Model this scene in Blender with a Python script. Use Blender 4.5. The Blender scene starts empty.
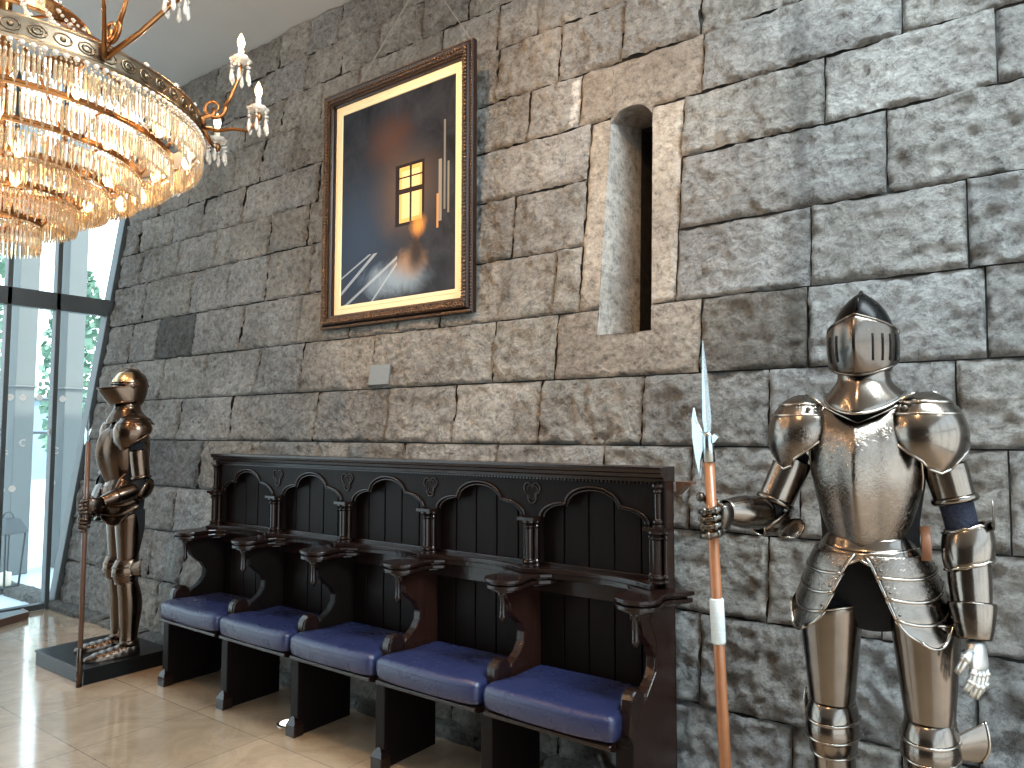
import bpy, bmesh, math, random
from mathutils import Vector, Matrix, noise
random.seed(7)
PI = math.pi
C = bpy.context.scene.collection
SC = bpy.context.scene

# ------------------------------------------------------------------ helpers
def new_obj(name, bm, mat=None, parent=None, smooth=False, sub=0, solid=0, bevel=0, off=0.0):
    me = bpy.data.meshes.new(name)
    bmesh.ops.recalc_face_normals(bm, faces=bm.faces)
    bm.to_mesh(me); bm.free()
    o = bpy.data.objects.new(name, me); C.objects.link(o)
    if mat is not None:
        me.materials.append(mat)
    if smooth:
        for p in me.polygons: p.use_smooth = True
    if parent is not None: o.parent = parent
    if bevel:
        m = o.modifiers.new('bevel', 'BEVEL'); m.width = bevel; m.segments = 2; m.limit_method = 'ANGLE'
    if solid:
        m = o.modifiers.new('solid', 'SOLIDIFY'); m.thickness = solid; m.offset = off
    if sub:
        m = o.modifiers.new('sub', 'SUBSURF'); m.levels = sub; m.render_levels = sub
    return o

def thing(name, label, cat, loc=(0, 0, 0), rotz=0, group=None):
    o = bpy.data.objects.new(name, None); C.objects.link(o)
    o.empty_display_size = 0.1
    o.location = loc; o.rotation_euler = (0, 0, rotz)
    o['label'] = label; o['category'] = cat
    if group: o['group'] = group
    return o

def tag(o, label, cat, group=None):
    o['label'] = label; o['category'] = cat
    if group: o['group'] = group
    return o

def struct(o):
    o['kind'] = 'structure'; return o

def BM(): return bmesh.new()

def box(bm, x0, x1, y0, y1, z0, z1, mat=None):
    vs = [bm.verts.new(v) for v in [(x0,y0,z0),(x1,y0,z0),(x1,y1,z0),(x0,y1,z0),(x0,y0,z1),(x1,y0,z1),(x1,y1,z1),(x0,y1,z1)]]
    if mat is not None:
        for v in vs: v.co = mat @ v.co
    for f in [(0,3,2,1),(4,5,6,7),(0,1,5,4),(1,2,6,5),(2,3,7,6),(3,0,4,7)]:
        bm.faces.new([vs[i] for i in f])
    return vs

def grid(bm, rows, closed=False, cap=False):
    V = [[bm.verts.new(p) for p in r] for r in rows]
    n = len(V[0])
    for i in range(len(V) - 1):
        for j in range(n if closed else n - 1):
            k = (j + 1) % n
            try: bm.faces.new((V[i][j], V[i][k], V[i+1][k], V[i+1][j]))
            except ValueError: pass
    if cap and closed:
        bm.faces.new(V[0][::-1]); bm.faces.new(V[-1])
    return V

def frames(pts, ref=None):
    pts = [Vector(p) for p in pts]
    T = []
    for i in range(len(pts)):
        a = pts[max(0, i-1)]; b = pts[min(len(pts)-1, i+1)]
        T.append((b - a).normalized())
    ref = Vector(ref) if ref is not None else (Vector((0, 0, 1)) if abs(T[0].z) < .9 else Vector((1, 0, 0)))
    u = (ref - T[0] * ref.dot(T[0])).normalized()
    out = []
    for p, t in zip(pts, T):
        u = (u - t * u.dot(t))
        u = u.normalized() if u.length > 1e-6 else Vector((1, 0, 0))
        out.append((p, t, u, t.cross(u)))
    return out

def tube(bm, pts, rad, n=8, ref=None, a0=0, a1=2*PI, cap=True, closed_path=False):
    """rad: float / list of r or (ru, rv)."""
    full = abs(a1 - a0 - 2*PI) < 1e-6
    fr = frames(pts, ref); rows = []
    for i, (p, t, u, v) in enumerate(fr):
        r = rad[i] if isinstance(rad, (list, tuple)) else rad
        ru, rv = r if isinstance(r, (tuple, list)) else (r, r)
        m = n if full else n + 1
        rows.append([p + u * (ru * math.cos(a0 + (a1-a0) * j / n)) + v * (rv * math.sin(a0 + (a1-a0) * j / n)) for j in range(m)])
    if closed_path: rows.append(rows[0])
    return grid(bm, rows, closed=full, cap=cap and full and not closed_path)

def lathe(bm, prof, c=(0, 0, 0), n=16, ax=None, sx=1, sy=1):
    rows = []
    for r, z in prof:
        r = max(r, 0.0004)
        row = []
        for j in range(n):
            a = 2*PI*j/n
            p = Vector((r*math.cos(a)*sx, r*math.sin(a)*sy, z))
            if ax is not None: p = ax @ p
            row.append(p + Vector(c))
        rows.append(row)
    return grid(bm, rows, closed=True, cap=True)

def prism(bm, poly, f0, f1):
    """poly list of 2D, f0/f1 map (a,b)->3D for the two caps"""
    A = [bm.verts.new(f0(*p)) for p in poly]; B_ = [bm.verts.new(f1(*p)) for p in poly]
    n = len(poly)
    for i in range(n):
        k = (i+1) % n
        bm.faces.new((A[i], A[k], B_[k], B_[i]))
    bm.faces.new(A[::-1]); bm.faces.new(B_)

def ring(cx, cy, z, rx, rf, rb=None, a0=-180, a1=180, n=24, peak=0.0, pw=25, dz=None):
    """horizontal ring; a=0 looks to -y (front)."""
    rb = rf if rb is None else rb
    full = abs(a1 - a0) > 359
    pts = []
    for j in range(n if full else n + 1):
        a = a0 + (a1 - a0) * j / n
        ra = math.radians(a)
        ry = rf if math.cos(ra) > 0 else rb
        pk = peak * max(0.0, 1 - abs(a) / pw)
        zz = z + (dz(a) if dz else 0)
        pts.append(Vector((cx + rx * math.sin(ra), cy - ry * math.cos(ra) - pk, zz)))
    return pts

# ------------------------------------------------------------------ materials
def mat_new(name):
    m = bpy.data.materials.new(name); m.use_nodes = True
    nt = m.node_tree
    b = nt.nodes['Principled BSDF']
    return m, nt, b

def N(nt, t, **kw):
    n = nt.nodes.new(t)
    for k, v in kw.items(): setattr(n, k, v)
    return n

def simple(name, col, rough=.5, metal=0, noise_amt=0.0, scale=20, bump=0.0, bscale=60, coat=0, **extra):
    m, nt, b = mat_new(name)
    b.inputs['Base Color'].default_value = (*col, 1)
    b.inputs['Roughness'].default_value = rough
    b.inputs['Metallic'].default_value = metal
    if coat:
        b.inputs['Coat Weight'].default_value = coat; b.inputs['Coat Roughness'].default_value = .12
    tc = N(nt, 'ShaderNodeTexCoord')
    if noise_amt:
        nz = N(nt, 'ShaderNodeTexNoise'); nz.inputs['Scale'].default_value = scale; nz.inputs['Detail'].default_value = 6
        nt.links.new(tc.outputs['Object'], nz.inputs['Vector'])
        mx = N(nt, 'ShaderNodeMix', data_type='RGBA')
        mx.inputs['A'].default_value = (*[c*(1-noise_amt) for c in col], 1)
        mx.inputs['B'].default_value = (*[min(1, c*(1+noise_amt)) for c in col], 1)
        nt.links.new(nz.outputs['Fac'], mx.inputs['Factor'])
        nt.links.new(mx.outputs['Result'], b.inputs['Base Color'])
        mr = N(nt, 'ShaderNodeMapRange'); mr.inputs['To Min'].default_value = max(.02, rough*.7); mr.inputs['To Max'].default_value = min(1, rough*1.4)
        nt.links.new(nz.outputs['Fac'], mr.inputs['Value']); nt.links.new(mr.outputs['Result'], b.inputs['Roughness'])
    if bump:
        n2 = N(nt, 'ShaderNodeTexNoise'); n2.inputs['Scale'].default_value = bscale; n2.inputs['Detail'].default_value = 5
        nt.links.new(tc.outputs['Object'], n2.inputs['Vector'])
        bp = N(nt, 'ShaderNodeBump'); bp.inputs['Strength'].default_value = bump; bp.inputs['Distance'].default_value = .01
        nt.links.new(n2.outputs['Fac'], bp.inputs['Height']); nt.links.new(bp.outputs['Normal'], b.inputs['Normal'])
    return m

def emit(name, col, s):
    m, nt, b = mat_new(name)
    b.inputs['Base Color'].default_value = (*col, 1)
    b.inputs['Emission Color'].default_value = (*col, 1); b.inputs['Emission Strength'].default_value = s
    return m

def steel(name, col, rough, engrave=0.0):
    m, nt, b = mat_new(name)
    b.inputs['Metallic'].default_value = 1
    tc = N(nt, 'ShaderNodeTexCoord')
    nz = N(nt, 'ShaderNodeTexNoise'); nz.inputs['Scale'].default_value = 9; nz.inputs['Detail'].default_value = 7; nz.inputs['Roughness'].default_value = .65
    nt.links.new(tc.outputs['Object'], nz.inputs['Vector'])
    rp = N(nt, 'ShaderNodeMix', data_type='RGBA')
    rp.inputs['A'].default_value = (*[c*.62 for c in col], 1); rp.inputs['B'].default_value = (*[min(1, c*1.3) for c in col], 1)
    nt.links.new(nz.outputs['Fac'], rp.inputs['Factor']); nt.links.new(rp.outputs['Result'], b.inputs['Base Color'])
    mr = N(nt, 'ShaderNodeMapRange'); mr.inputs['From Min'].default_value = .3; mr.inputs['From Max'].default_value = .7
    mr.inputs['To Min'].default_value = rough*.75; mr.inputs['To Max'].default_value = rough*1.35
    nt.links.new(nz.outputs['Fac'], mr.inputs['Value']); nt.links.new(mr.outputs['Result'], b.inputs['Roughness'])
    n2 = N(nt, 'ShaderNodeTexNoise'); n2.inputs['Scale'].default_value = 30; n2.inputs['Detail'].default_value = 3
    nt.links.new(tc.outputs['Object'], n2.inputs['Vector'])
    bp = N(nt, 'ShaderNodeBump'); bp.inputs['Strength'].default_value = .12; bp.inputs['Distance'].default_value = .004
    nt.links.new(n2.outputs['Fac'], bp.inputs['Height'])
    last = bp
    if engrave:
        w = N(nt, 'ShaderNodeTexWave'); w.wave_type = 'RINGS'; w.inputs['Scale'].default_value = 26; w.inputs['Distortion'].default_value = 30
        w.inputs['Detail'].default_value = 2; w.inputs['Detail Scale'].default_value = 2.2
        nt.links.new(tc.outputs['Object'], w.inputs['Vector'])
        mk = N(nt, 'ShaderNodeTexNoise'); mk.inputs['Scale'].default_value = 5
        nt.links.new(tc.outputs['Object'], mk.inputs['Vector'])
        ms = N(nt, 'ShaderNodeMapRange'); ms.inputs['From Min'].default_value = .42; ms.inputs['From Max'].default_value = .56
        nt.links.new(mk.outputs['Fac'], ms.inputs['Value'])
        mm = N(nt, 'ShaderNodeMath', operation='MULTIPLY')
        nt.links.new(w.outputs['Fac'], mm.inputs[0]); nt.links.new(ms.outputs['Result'], mm.inputs[1])
        b2 = N(nt, 'ShaderNodeBump'); b2.inputs['Strength'].default_value = engrave; b2.inputs['Distance'].default_value = .0012
        nt.links.new(mm.outputs['Value'], b2.inputs['Height']); nt.links.new(bp.outputs['Normal'], b2.inputs['Normal'])
        last = b2
    nt.links.new(last.outputs['Normal'], b.inputs['Normal'])
    return m

def stone_mat():
    m, nt, b = mat_new('rough_grey_stone')
    b.inputs['Roughness'].default_value = .82
    b.inputs['Specular IOR Level'].default_value = .35
    tc = N(nt, 'ShaderNodeTexCoord'); at = N(nt, 'ShaderNodeAttribute', attribute_name='tone')
    n1 = N(nt, 'ShaderNodeTexNoise'); n1.inputs['Scale'].default_value = 2.2; n1.inputs['Detail'].default_value = 8; n1.inputs['Roughness'].default_value = .6
    n2 = N(nt, 'ShaderNodeTexNoise'); n2.inputs['Scale'].default_value = 22; n2.inputs['Detail'].default_value = 10; n2.inputs['Roughness'].default_value = .85
    for n in (n1, n2): nt.links.new(tc.outputs['Object'], n.inputs['Vector'])
    r1 = N(nt, 'ShaderNodeValToRGB')
    r1.color_ramp.elements[0].position = .3; r1.color_ramp.elements[0].color = (.60, .57, .54, 1)
    r1.color_ramp.elements[1].position = .7; r1.color_ramp.elements[1].color = (1.1, 1.08, 1.04, 1)
    nt.links.new(n1.outputs['Fac'], r1.inputs['Fac'])
    r2 = N(nt, 'ShaderNodeValToRGB')
    r2.color_ramp.elements[0].position = .38; r2.color_ramp.elements[0].color = (.22, .20, .19, 1)
    r2.color_ramp.elements[1].position = .60; r2.color_ramp.elements[1].color = (1.35, 1.35, 1.35, 1)
    e_ = r2.color_ramp.elements.new(.47); e_.color = (.85, .84, .83, 1)
    nt.links.new(n2.outputs['Fac'], r2.inputs['Fac'])
    m1 = N(nt, 'ShaderNodeMix', data_type='RGBA', blend_type='MULTIPLY'); m1.inputs['Factor'].default_value = 1
    m2 = N(nt, 'ShaderNodeMix', data_type='RGBA', blend_type='MULTIPLY'); m2.inputs['Factor'].default_value = .8
    nt.links.new(at.outputs['Color'], m1.inputs['A']); nt.links.new(r1.outputs['Color'], m1.inputs['B'])
    nt.links.new(m1.outputs['Result'], m2.inputs['A']); nt.links.new(r2.outputs['Color'], m2.inputs['B'])
    nt.links.new(m2.outputs['Result'], b.inputs['Base Color'])
    v = N(nt, 'ShaderNodeTexNoise'); v.inputs['Scale'].default_value = 15; v.inputs['Detail'].default_value = 12; v.inputs['Roughness'].default_value = .8; v.inputs['Distortion'].default_value = .25; v.inputs['Lacunarity'].default_value = 2.3
    nt.links.new(tc.outputs['Object'], v.inputs['Vector'])
    vo = N(nt, 'ShaderNodeTexVoronoi'); vo.inputs['Scale'].default_value = 24; vo.inputs['Randomness'].default_value = 1
    wv = N(nt, 'ShaderNodeTexNoise'); wv.inputs['Scale'].default_value = 8; wv.inputs['Detail'].default_value = 4
    nt.links.new(tc.outputs['Object'], wv.inputs['Vector'])
    ad = N(nt, 'ShaderNodeVectorMath', operation='MULTIPLY_ADD'); ad.inputs[1].default_value = (.16, .16, .16)
    nt.links.new(wv.outputs['Color'], ad.inputs[0]); nt.links.new(tc.outputs['Object'], ad.inputs[2]); nt.links.new(ad.outputs[0], vo.inputs['Vector'])
    sm = N(nt, 'ShaderNodeMath', operation='MULTIPLY_ADD'); sm.inputs[1].default_value = .42
    nt.links.new(vo.outputs['Distance'], sm.inputs[0]); nt.links.new(v.outputs['Fac'], sm.inputs[2])
    mu = N(nt, 'ShaderNodeMath', operation='MULTIPLY')
    nt.links.new(sm.outputs[0], mu.inputs[0]); nt.links.new(at.outputs['Alpha'], mu.inputs[1])
    bp = N(nt, 'ShaderNodeBump'); bp.inputs['Strength'].default_value = 1.0; bp.inputs['Distance'].default_value = .13
    nt.links.new(mu.outputs['Value'], bp.inputs['Height']); nt.links.new(bp.outputs['Normal'], b.inputs['Normal'])
    return m

def floor_mat():
    m, nt, b = mat_new('polished_beige_tile')
    tc = N(nt, 'ShaderNodeTexCoord'); mp = N(nt, 'ShaderNodeMapping')
    mp.inputs['Location'].default_value = (4.372, -2.257, 0)
    nt.links.new(tc.outputs['Object'], mp.inputs['Vector'])
    br = N(nt, 'ShaderNodeTexBrick'); br.offset = 0; br.squash = 1
    br.inputs['Scale'].default_value = 1; br.inputs['Brick Width'].default_value = .59; br.inputs['Row Height'].default_value = .59
    br.inputs['Mortar Size'].default_value = .0020; br.inputs['Mortar Smooth'].default_value = .2
    br.inputs['Color1'].default_value = (.46, .335, .225, 1); br.inputs['Color2'].default_value = (.53, .39, .27, 1); br.inputs['Mortar'].default_value = (.24, .17, .12, 1)
    nt.links.new(mp.outputs['Vector'], br.inputs['Vector'])
    nz = N(nt, 'ShaderNodeTexNoise'); nz.inputs['Scale'].default_value = 3.5; nz.inputs['Detail'].default_value = 8; nz.inputs['Roughness'].default_value = .7; nz.inputs['Distortion'].default_value = 1.5
    nt.links.new(tc.outputs['Object'], nz.inputs['Vector'])
    rp = N(nt, 'ShaderNodeValToRGB'); rp.color_ramp.elements[0].position = .3; rp.color_ramp.elements[0].color = (.72, .7, .68, 1); rp.color_ramp.elements[1].position = .7; rp.color_ramp.elements[1].color = (1.1, 1.1, 1.1, 1)
    nt.links.new(nz.outputs['Fac'], rp.inputs['Fac'])
    mx = N(nt, 'ShaderNodeMix', data_type='RGBA', blend_type='MULTIPLY'); mx.inputs['Factor'].default_value = 1
    nt.links.new(br.outputs['Color'], mx.inputs['A']); nt.links.new(rp.outputs['Color'], mx.inputs['B'])
    nt.links.new(mx.outputs['Result'], b.inputs['Base Color'])
    mr = N(nt, 'ShaderNodeMapRange'); mr.inputs['To Min'].default_value = .1; mr.inputs['To Max'].default_value = .28
    nt.links.new(nz.outputs['Fac'], mr.inputs['Value']); nt.links.new(mr.outputs['Result'], b.inputs['Roughness'])
    b.inputs['Coat Weight'].default_value = 1.0; b.inputs['Coat Roughness'].default_value = .07
    return m

def thin_glass():
    m, nt, b = mat_new('clear_window_glass')
    nt.nodes.remove(b)
    out = nt.nodes['Material Output']
    tr = N(nt, 'ShaderNodeBsdfTransparent'); tr.inputs['Color'].default_value = (.93, .98, .97, 1)
    gl = N(nt, 'ShaderNodeBsdfGlossy'); gl.inputs['Roughness'].default_value = .02
    fr = N(nt, 'ShaderNodeFresnel'); fr.inputs['IOR'].default_value = 1.35
    mx = N(nt, 'ShaderNodeMixShader')
    nt.links.new(fr.outputs['Fac'], mx.inputs['Fac']); nt.links.new(tr.outputs['BSDF'], mx.inputs[1]); nt.links.new(gl.outputs['BSDF'], mx.inputs[2])
    nt.links.new(mx.outputs['Shader'], out.inputs['Surface'])
    return m

def crystal_mat(name, col, rough, trans):
    m, nt, b = mat_new(name)
    b.inputs['Base Color'].default_value = (*col, 1); b.inputs['Roughness'].default_value = rough
    b.inputs['Transmission Weight'].default_value = trans; b.inputs['IOR'].default_value = 1.45
    b.inputs['Specular IOR Level'].default_value = .9
    return m

M = {}
M['stone'] = stone_mat()
M['floor'] = floor_mat()
M['mortar'] = simple('dark_mortar', (.045, .04, .036), .95, noise_amt=.4, scale=30)
M['ceiling'] = simple('grey_plaster', (.42, .405, .385), .8, noise_amt=.08, scale=3)
M['plaster'] = simple('warm_plaster', (.07, .05, .038), .8, noise_amt=.1, scale=2)
M['glass'] = thin_glass()
M['frame_metal'] = simple('dark_grey_frame_metal', (.075, .085, .09), .4, .4, noise_amt=.2, scale=6)
M['steel'] = steel('antique_polished_steel', (.20, .17, .145), .19)
M['steel_eng'] = steel('engraved_antique_steel', (.20, .17, .145), .20, .32)
M['steel_edge'] = steel('rolled_steel_edge', (.40, .36, .32), .2)
M['steel_dark'] = steel('darkened_gauntlet_steel', (.13, .115, .10), .3)
M['steel_dark_reflection'] = steel('dark_reflection_helmet_steel', (.010, .0095, .0095), .25)  # dark reflection on the skull put into its steel colour
M['visor_steel'] = steel('dark_brown_visor_steel', (.12, .10, .085), .22)
M['bronze'] = steel('bronze_toned_steel', (.115, .078, .056), .2)
M['bronze_dark'] = steel('dark_bronze_steel', (.10, .075, .06), .28)
M['blade'] = steel('bright_blade_steel', (.42, .47, .49), .24)
M['pale_glove'] = steel('pale_silver_gauntlet', (.62, .62, .60), .42)
M['brass'] = steel('brass_trim', (.55, .40, .24), .25)
M['black_cloth'] = simple('black_mail_cloth', (.0035, .0035, .005), .9, bump=.6, bscale=220)
M['navy_cloth'] = simple('navy_sleeve_cloth', (.012, .016, .035), .85, bump=.7, bscale=90)
M['strap'] = simple('tan_leather_strap', (.16, .065, .03), .5, noise_amt=.2)
M['shaft'] = simple('orange_brown_wood_shaft', (.25, .09, .03), .35, noise_amt=.35, scale=14, coat=.3)
M['shaft_dark'] = simple('dark_red_brown_wood_shaft', (.10, .045, .028), .35, noise_amt=.35, scale=14, coat=.3)
M['tape'] = simple('white_tape', (.50, .54, .54), .5, noise_amt=.1, bump=.3)
M['plinth'] = simple('black_polished_plinth', (.006, .007, .008), .3, coat=.0, noise_amt=.2)
M['gilt'] = steel('gilt_brass', (.30, .14, .055), .3)
M['gilt_light'] = steel('aged_silver_brass', (.26, .20, .14), .34)
M['candle'] = simple('ivory_candle_sleeve', (.85, .78, .62), .4)
M['wire'] = simple('grey_wire', (.45, .42, .38), .4, .6)
M['plaque'] = simple('brushed_grey_plaque', (.16, .17, .17), .5, .3, noise_amt=.15, scale=30)
M['leather'] = simple('navy_blue_leather', (.017, .022, .066), .27, noise_amt=.14, scale=9, bump=.25, bscale=130)
M['bulb'] = emit('lit_candle_bulb', (1, .72, .40), 6.5)
M['white_emit'] = emit('lit_floor_uplight', (1, .93, .8), 9)

def wood(name, col, rough, dark=.45, spec=.4):
    m, nt, b = mat_new(name)
    tc = N(nt, 'ShaderNodeTexCoord'); mp = N(nt, 'ShaderNodeMapping'); mp.inputs['Scale'].default_value = (14, 14, 1.6)
    nt.links.new(tc.outputs['Object'], mp.inputs['Vector'])
    nz = N(nt, 'ShaderNodeTexNoise'); nz.inputs['Scale'].default_value = 3; nz.inputs['Detail'].default_value = 8; nz.inputs['Distortion'].default_value = .8
    nt.links.new(mp.outputs['Vector'], nz.inputs['Vector'])
    mx = N(nt, 'ShaderNodeMix', data_type='RGBA')
    mx.inputs['A'].default_value = (*[c*dark for c in col], 1); mx.inputs['B'].default_value = (*[c*1.5 for c in col], 1)
    nt.links.new(nz.outputs['Fac'], mx.inputs['Factor']); nt.links.new(mx.outputs['Result'], b.inputs['Base Color'])
    b.inputs['Roughness'].default_value = rough
    bp = N(nt, 'ShaderNodeBump'); bp.inputs['Strength'].default_value = .2; bp.inputs['Distance'].default_value = .003
    nt.links.new(nz.outputs['Fac'], bp.inputs['Height']); nt.links.new(bp.outputs['Normal'], b.inputs['Normal'])
    b.inputs['Specular IOR Level'].default_value = spec
    return m
M['oak'] = wood('near_black_carved_oak', (.0065, .004, .0036), .42, spec=.11)
M['oak_edge'] = wood('worn_dark_oak', (.012, .0055, .0042), .20, spec=.42)
M['plinth'].node_tree.nodes['Principled BSDF'].inputs['Specular IOR Level'].default_value = .2
M['oak_warm_lit'] = wood('warm_lit_oak', (.019, .0072, .0048), .26, spec=.35)  # same oak; warm light on the right-hand stalls painted as redder wood
M['pic_wood'] = wood('dark_walnut_frame', (.016, .007, .005), .32)

# ------------------------------------------------------------------ camera
cam_d = bpy.data.cameras.new('camera'); cam = bpy.data.objects.new('camera', cam_d); C.objects.link(cam)
cam_d.sensor_width = 36; cam_d.lens = 735.0 / 1024 * 36; cam_d.clip_end = 300
cam.location = (0, 0, 1.5)
cam.rotation_euler = (PI/2 + math.atan2(48, 735), 0, math.radians(36.35))
SC.camera = cam

# ------------------------------------------------------------------ room shell
Y0, BAT = 2.86, .139
XL, XR, YB, ZC = -6.95, 3.4, -5.0, 4.70
def wy(z): return Y0 + BAT * z

bm = BM(); box(bm, XL, XR, YB, 3.75, -.2, 0); struct(new_obj('floor', bm, M['floor']))
bm = BM(); box(bm, XL-.25, XR+.2, YB-.2, 3.75, ZC, ZC+.2); struct(new_obj('ceiling', bm, M['ceiling']))

# stone wall: rows (z_top, joints in X)
ROWS = [
 (4.702, [-6.3,-5.8,-5.31,-4.88,-4.52,-4.16,-3.5,-2.9,-2.2,-1.5,-.7,.1,.8]),
 (4.394, [-6.1,-5.6,-5.05,-4.49,-4.08,-3.69,-3.27,-2.87,-2.1,-1.3,-.4,.5]),
 (4.096, [-6.2,-5.7,-5.2,-4.72,-4.26,-3.85,-3.08,-2.62,-2.32,-1.5,-.6,.2,1.0]),
 (3.794, [-6.4,-5.9,-5.26,-4.9,-4.49,-3.98,-3.53,-3.12,-2.59,-2.15,-1.75,-1.32,-.3,.6]),
 (3.442, [-6.67,-6.12,-5.64,-5.08,-4.6,-4.16,-3.72,-3.25,-2.87,-2.33,-1.99,-1.3,-.44,.4]),
 (3.13, [-6.54,-5.92,-5.37,-4.65,-4.21,-3.76,-3.29,-2.87,-1.91,-1.39,-.74,-.12,.7]),
 (2.816, [-6.36,-5.63,-5.1,-4.61,-4.11,-3.61,-3.07,-2.37,-1.91,-1.39,-.5,.45]),
 (2.454, [-6.5,-6.04,-5.48,-4.84,-4.16,-3.64,-3.19,-2.86,-2.07,-1.91,-1.39,-.79,-.23,.6]),
 (2.104, [-6.38,-5.87,-5.25,-4.56,-4.06,-3.38,-2.43,-2.03,-1.26,-.8,-.18,.5]),
 (1.763, [-6.34,-5.5,-4.82,-3.86,-3.19,-2.67,-2.1,-1.53,-.95,-.28,.4]),
 (1.438, [-6.4,-5.82,-5.11,-4.48,-3.75,-3.03,-2.35,-1.72,-1.28,-.82,-.45,-.13,.55]),
 (1.082, [-6.2,-5.36,-4.63,-3.86,-3.14,-2.54,-2.03,-1.5,-.94,-.53,-.23,.6]),
 (.75, [-6.3,-5.59,-5.13,-4.31,-3.6,-2.93,-2.4,-1.89,-1.48,-1.21,-.64,-.24,.5]),
 (.393, [-6.0,-5.4,-4.8,-3.9,-3.27,-2.5,-1.86,-1.41,-.84,-.47,.3]),
 (.0, [])]
HX0, HX1, HZ0, HZ1 = -1.79, -1.525, 1.975, 3.165      # arrow slit mouth
XW1 = 1.4
bm = BM(); lay = bm.loops.layers.float_color.new('tone')
def hgt(x, z, rect, smoothness, seed):
    x0, x1, z0, z1 = rect
    wob = .006 * noise.noise((x*9, z*9, seed))
    d = min(x-x0, x1-x, z-z0, z1-z) + wob + .004*noise.noise((x*31, z*31, seed))
    e = max(0.0, min(1.0, (d+.003)/.013))
    e = 1 - (1-e)**2
    p = Vector((x*1.0, z*1.0, seed*3.1)); p += Vector((noise.noise(p*9), noise.noise(p*9+Vector((7, 3, 1))), 0))*.035
    r = noise.noise(p*5)*.5 + abs(noise.noise(p*12))*.55 + noise.noise(p*22)*.42 + abs(noise.noise(p*38))*.40
    ch = noise.noise(Vector((x*7 + z*5, z*16 - x*4, seed)))*.4
    amp = .040 * smoothness
    return -.030*(1-e) + (.25+.75*e)*((r+ch)*amp-.006)
def hx1(z): return -1.50-.055*(max(1.97, min(3.16, z))-1.97)/1.19
def add_patch(rect, block, tone, rough, seed, off, warp=None):
    x0, x1, z0, z1 = rect
    if x1-x0 < .004 or z1-z0 < .004: return
    st = .0145
    nx = max(2, int((x1-x0)/st)); nz = max(2, int((z1-z0)/st))
    V = []
    for j in range(nz+1):
        z = z0 + (z1-z0)*j/nz; row = []
        for i in range(nx+1):
            x = x0 + (x1-x0)*i/nx
            h = hgt(x, z, block, rough, seed) + off
            xw, zw = x, z
            if warp == 'right': xw = x1-(x1-x)*(x1-hx1(z))/(x1-x0)
            elif warp == 'mid': xw = x0+(x-x0)*(hx1(z)-x0)/(x1-x0)
            if warp == 'mid' and z0 > 3: zw = z1-(z1-z)*(z1-(z0-.075*abs(2*i/nx-1)**2.6))/(z1-z0)
            row.append(bm.verts.new((xw, wy(zw)-h, zw)))
        V.append(row)
    for j in range(nz):
        for i in range(nx):
            f = bm.faces.new((V[j][i], V[j][i+1], V[j+1][i+1], V[j+1][i])); f.smooth = True
            for l in f.loops:
                x, _, z = l.vert.co
                t = list(tone)
                # weather streaks that belong to the stones
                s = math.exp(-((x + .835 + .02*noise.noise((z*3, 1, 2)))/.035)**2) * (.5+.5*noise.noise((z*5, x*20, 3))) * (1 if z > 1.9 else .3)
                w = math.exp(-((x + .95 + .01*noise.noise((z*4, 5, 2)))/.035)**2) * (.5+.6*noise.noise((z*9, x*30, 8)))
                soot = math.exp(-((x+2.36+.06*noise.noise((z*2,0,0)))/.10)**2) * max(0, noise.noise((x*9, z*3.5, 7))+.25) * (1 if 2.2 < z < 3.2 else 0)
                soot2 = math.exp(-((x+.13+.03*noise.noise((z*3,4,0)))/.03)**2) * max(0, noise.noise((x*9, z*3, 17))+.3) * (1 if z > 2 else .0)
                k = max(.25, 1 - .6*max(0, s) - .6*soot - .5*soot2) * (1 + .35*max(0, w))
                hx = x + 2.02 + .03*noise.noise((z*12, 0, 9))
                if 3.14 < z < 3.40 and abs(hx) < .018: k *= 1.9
                l[lay] = (t[0]*k, t[1]*k, t[2]*k, rough)
rnd = random.Random(11)
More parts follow.
